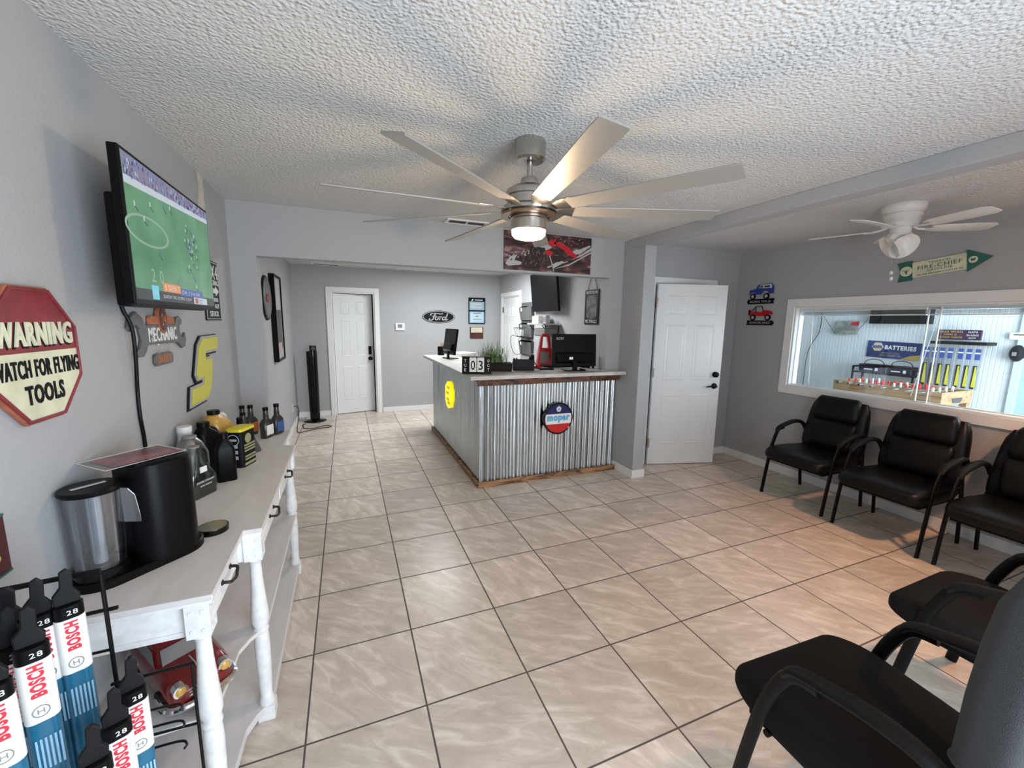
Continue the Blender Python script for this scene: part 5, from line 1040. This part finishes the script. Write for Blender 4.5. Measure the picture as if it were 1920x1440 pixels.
def wiper(X, label):
    w = thing('wiper_blade_pack', label, 'wiper blade pack', X, 'hanging wiper blade packs')
    wd = .044; dp = .026; L = .66
    b = MB(); b.secs([(-L, wd*.9, dp*.8, .012), (-L+.01, wd, dp, .014), (-.235, wd, dp, .014), (-.0495, wd, dp, .014)], n=4)
    b.build('teal_sleeve', 'teal', w, smooth=40)
    MB().secs([(-.172, wd+.002, dp+.002, .0145), (-.052, wd+.002, dp+.002, .0145)], n=4).build('white_band', 'papr', w, smooth=40)
    MB().secs([(-.0515, wd+.001, dp+.001, .0145), (-.025, wd+.001, dp+.001, .0145), (-.022, wd*.86, dp*.5, .004)], n=4).build('top_band', 'black', w, smooth=40)
    b = MB(); b.prism([(-.018, -.03), (.018, -.03), (.020, -.008), (.011, .008), (.013, .040), (.004, .052), (-.006, .046), (-.008, .014), (-.020, -.002)], -.006, .004); b.v = [Matrix.Rotation(R90, 4, 'X') @ v for v in b.v]; b.build('hanger_tab', mat('smoky_tab', (.005, .005, .006), .5, spec=.2), w, smooth=0, bevel=.002)
    F = FR('B', 0, -(dp+.002)/2-.0002, 0)
    MB(F).text('28', .005, -.038, .016, .010, .0, .0006, .01).build('size_mark', 'winkw', w, smooth=0)
    MB(F).text('BOSCH', .001, -.089, .064, .0205, .0, .0006, .12, math.radians(90)).build('lettering', 'redink', w, smooth=0)
    b = MB(F); b.ringp(circ(.0115, 20, 0, -.150), circ(.0098, 20, 0, -.150), 0, .0006).text('H', 0, -.150, .009, .010, 0, .0006); b.build('emblem', 'grey', w, smooth=0)
    b = MB(F)
    for k in range(6): b.box(-.014+k*.006, -.270, 0, -.011+k*.006, -.205, .0006)
    b.build('small_print', 'lblue', w, smooth=0)
    return w
za = math.radians(27)
wp = wiper((-.346, -.466, 1.030, za), 'wiper blade pack at the right end of the upper tier, nearest the table')
names = ['upper tier', 'lower tier']
for X, l in (((-.386, -.474, 1.024, za), 'wiper blade pack half hidden just left of the rightmost upper one'), ((-.424, -.482, 1.020, za), 'wiper blade pack third from the right in the upper tier'),
             ((-.342, -.582, 1.028, za), 'wiper blade pack in the middle of the upper tier, in front of the rear ones'), ((-.380, -.560, 1.020, za), 'wiper blade pack tucked behind the middle front one'),
             ((-.346, -.665, 1.026, za), 'wiper blade pack cut by the left edge of the photo'), ((-.385, -.640, 1.018, za), 'wiper blade pack tucked behind the one cut by the left edge'),
             ((-.250, -.495, .822, za), 'wiper blade pack at the right end of the lower tier'), ((-.246, -.575, .820, za), 'wiper blade pack in the middle of the lower tier'), ((-.246, -.650, .818, za), 'wiper blade pack lowest in view at the bottom edge')):
    copy_tree(wp, X, l)

# ------------------------------------------------------------------ things on the porch
fb = thing('foosball_table', 'pine tabletop football game with red and white players beyond the window', 'game table', (6.47, 1.345, 0, math.radians(-1.5)))
b = MB(); b.box(-.30, -.545, .76, -.275, .545, .90).box(.275, -.545, .76, .30, .545, .90).box(-.275, -.545, .76, .275, -.52, .90).box(-.275, .52, .76, .275, .545, .90); b.build('cabinet', 'pine', fb, smooth=0, bevel=.002)
MB().box(-.275, -.52, .79, .275, .52, .80).build('pitch', 'green', fb, smooth=0)
b = MB(); b.prism([(-.10, .83), (.10, .83), (.08, .775), (-.08, .775)], 0, .004); b.v = [Matrix(((1,0,0,0),(0,0,1,-.550),(0,1,0,0),(0,0,0,1))) @ v for v in b.v]; b.build('goal_slot', 'dgrey', fb, smooth=0)
for sx in (-1, 1):
    for sy in (-1, 1): MB().box(sx*.28-.03, sy*.50-.03, 0, sx*.28+.03, sy*.50+.03, .7595).build('leg', 'pine', fb, smooth=0)
for k in range(8):
    y = -.42+k*.12; r_ = MB().cyl((-.36, y, .885), (.36, y, .885), .007, n=8).cyl((-.43, y, .885), (-.36, y, .885), .014, n=8).build('rod', 'chrome', fb)
    for j_ in range(3 if k % 2 else 4):
        x = -.2+j_*.13; MB().box(x-.012, y-.008, .83, x+.012, y+.008, .915).sphere((x, y, .925), .012, 8).build('player', 'redink' if k % 3 else 'winkw', r_, smooth=30)
ns = thing('battery_sign', 'blue and gold battery advertising board with white lettering', 'sign', FR('R', PX-.001, 1.79, 1.28, math.radians(-1.5)))
MB().box(-.30, -.115, 0, .30, .115, .012).build('board', mat('sign_blue', (.015, .04, .19), .4, var=.6, vscale=4), ns, smooth=0)
MB().prism([(.30, -.115), (.30, -.04), (.20, -.06), (.09, -.115)], .012, .014).build('gold_swoosh', 'gold', ns, smooth=0)
b = MB(); b.prism([(-.178+.072*math.cos(math.radians(60*k)), .035+.066*math.sin(math.radians(60*k))) for k in range(6)], .012, .014); b.build('badge', mat('badge_cream', (.70, .55, .34), .5), ns, smooth=0)
MB().text('NAPA', -.178, .035, .112, .046, .014, .016, .12).build('lettering', 'blue', ns, smooth=0)
b = MB(); b.text('BATTERIES', .08, .035, .345, .060, .012, .015, .10); b.build('lettering', 'winkw', ns, smooth=0)
b = MB(); b.text('QUALITY YOU', -.02, -.045, .20, .020, .012, .014, .01).text('CAN COUNT ON', -.02, -.078, .24, .022, .012, .014, .01); b.build('lettering', 'gold', ns, smooth=0)
rkk = thing('battery_rack', 'black metal battery rack behind the pine game table', 'rack', (7.04, 1.75, 0))
b = MB(); b.box(-.13, -.35, .955, .13, .35, .975).box(-.13, -.35, .50, .13, .35, .52)
for y in (-.35, .33):
    for x in (-.13, .11): b.box(x, y, 0, x+.02, y+.02, 1.05)
    b.box(-.13, y, 1.03, .13, y+.02, 1.05)
b.build('frame', 'blackm', rkk, smooth=0)
def battery(X, label):
    t = thing('car_battery', label, 'car battery', X, 'batteries on the black rack'); MB().box(-.085, -.135, 0, .085, .135, .075).build('case', mat('battery_blue', (.012, .014, .05), .3), t, smooth=0, bevel=.005)
    MB().box(-.088, -.138, .076, .088, .138, .105).build('lid', 'ink', t, smooth=0, bevel=.004); MB().tube(catmull([(0, -.12, .10), (0, -.09, .15), (0, 0, .175), (0, .09, .15), (0, .12, .10)], 5), .005, 6).build('carry_strap', 'rubber', t)
    b = MB(FR('R', -.0862, 0, 0)); b.box(.06, .02, 0, .09, .06, .001).box(-.07, .03, 0, .03, .045, .001); b.build('label', 'papr', t, smooth=0)
    return t
bt = battery((7.03, 1.90, .976), 'dark blue car battery on the left half of the rack')
copy_tree(bt, (7.03, 1.59, .976), 'dark blue car battery on the right half of the rack')
wd_ = thing('wiper_display', 'hanging display of clear tubes with blue and yellow cards on the porch wall', 'display', FR('R', 7.10, 1.12, 1.2))
b = MB(); b.box(-.19, .20, -.09, .30, .235, .15); b.build('rail', 'blackm', wd_, smooth=0)
b = MB(); b.box(-.18, .255, 0, .20, .375, .03); hd = b.build('header_board', mat('header_navy', (.05, .02, .06), .4, var=.4, vscale=5), wd_, smooth=0)
b = MB(); b.text('FEAR WHEN', -.06, .350, .20, .022, .03, .032).text('THERE IS', -.07, .318, .12, .020, .03, .032).text('GOOD VISION', -.06, .284, .20, .020, .03, .032); b.build('lettering', 'gold', wd_, smooth=0)
b = MB(); b.text('NAPA', .13, .350, .08, .020, .03, .032).text('BLADES', .13, .312, .10, .018, .03, .032).text('NOW', .13, .280, .06, .016, .03, .032); b.build('lettering', 'winkw', wd_, smooth=0)
first = None
for k in range(7):
    x = -.22+k*.072+(.02 if k > 3 else 0)
    lab = ['leftmost', 'second from the left', 'third from the left', 'middle', 'third from the right', 'second from the right', 'rightmost'][k]
    X = FR('R', 7.02, 1.12-x, 1.2)
    if first is None:
        first = thing('wiper_tube', lab+' clear wiper tube on the porch display', 'wiper pack', X, 'clear wiper tubes on the porch display')
        MB().box(-.030, -.32, 0, .030, .16, .035).build('clear_tube', 'clear', first, smooth=0)
        MB().box(-.022, .03, .036, .022, .155, .038).build('blue_card', mat('card_blue', (.05, .08, .32), .4), first, smooth=0)
        MB().prism([(-.004, -.05), (.008, -.05), (.022, -.29), (-.012, -.29)], .036, .038).build('yellow_stripe', 'yellow', first, smooth=0)
        MB().box(-.024, -.31, .005, .004, -.04, .030).build('rubber_blade', 'ink', first, smooth=0)
        MB().box(-.022, .10, .0385, .022, .115, .039).build('white_print', 'papr', first, smooth=0)
    else: copy_tree(first, X, lab+' clear wiper tube on the porch display')
cs = thing('car_sign', 'small weathered tin sign of an old car hanging on wires', 'sign', FR('R', 7.16, 2.375, 1.58))
MB().prism([(-.155, .09), (.155, .10), (.15, -.08), (.155, -.10), (-.16, -.105), (-.15, -.07)], 0, .006).build('tin_plate', mat('weathered_tin', (.28, .30, .27), .5, var=.4, vscale=9), cs, smooth=0)
b = MB(); b.prism([(-.12, -.04), (.12, -.05), (.13, -.015), (.07, .0), (.04, .028), (-.03, .028), (-.06, .0), (-.13, -.01)], .006, .008); b.build('painted_car', 'grey', cs, smooth=0)
MB().prism([(.05, .04), (.15, .03), (.155, .085), (.06, .08)], .006, .008).build('red_patch', 'red', cs, smooth=0)
MB().tube([(-.155, -.09, .006), (-.20, -.02, .006), (-.34, .17, .006)], .003, 5).tube([(.15, -.04, .006), (.20, .03, .006), (.26, .13, .006)], .003, 5).build('hanging_wire', 'rubber', cs)
b = MB(); b.tube(catmull([(7.18, 2.76, 1.80), (7.18, 2.77, 1.5), (7.18, 2.90, 1.20), (7.18, 2.92, .7), (7.18, 2.92, .0)], 5), .005, 5); tag(b.build('wall_wire', 'rubber'), 'thin dark wire running down the pale porch wall', 'wire')
pt = thing('porch_heater', 'long black panel high on the pale porch wall', 'heater', FR('R', 7.18, 1.74, 1.75)); MB().box(-.335, -.11, 0, .335, .11, .07).build('casing', 'ink', pt, smooth=0, bevel=.004); MB().box(-.16, -.108, .071, .22, .10, .073).build('front_panel', 'blackg', pt, smooth=0)
dv = thing('dispenser', 'dark oval dispenser beside the porch door', 'dispenser', FR('R', 7.18, .645, 1.325)); MB().lathe([(0, .085), (.04, .08), (.062, .05), (.068, 0), (0, 0)], 24).build('housing', 'ink', dv)
dv.scale = (.85, 1.4, 1); MB().box(-.02, -.02, .083, .02, .01, .088).build('window', 'grey', dv, smooth=0)
dv = thing('alarm_box', 'small white box above the dark dispenser', 'box', FR('R', 7.18, .665, 1.515)); MB().prism(rrect(.12, .08, .015), 0, .03).build('housing', 'white2', dv, smooth=0, bevel=.003); MB().box(-.03, .01, .03, .05, .02, .031).build('slot', 'ink', dv, smooth=0)
# raised blind in the window
for nm, lb, a0, a1, z in (('window_blind', 'raised slatted blind bunched at the top of the left window half', -1.395, -.405, .0), ('window_blind', 'raised slatted blind bunched at the top of the right window half', -.395, .60, .0)):
    wb_ = thing(nm, lb, 'blind', FR('R', XR+.115, 0, 1.755))
    MB().box(a0, -.012, -.02, a1, .012, .02).build('head_rail', 'white2', wb_, smooth=0)
    b = MB()
    for k in range(8): b.box(a0+.005, -.018-.004*k, -.018, a1-.005, -.0165-.004*k, .018)
    b.build('slats', mat('blind_slats', (.20, .15, .14), .5), wb_, smooth=0); MB().box(a0, -.060, -.014, a1, -.050, .014).build('bottom_rail', 'white2', wb_, smooth=0)
    MB().tube([((a0+.10 if a0 < -1 else a0+.08), -.01, .022), ((a0+.14 if a0 < -1 else a0-.02), -.74, .022)], .0022, 5).build('pull_cord', 'white2', wb_)
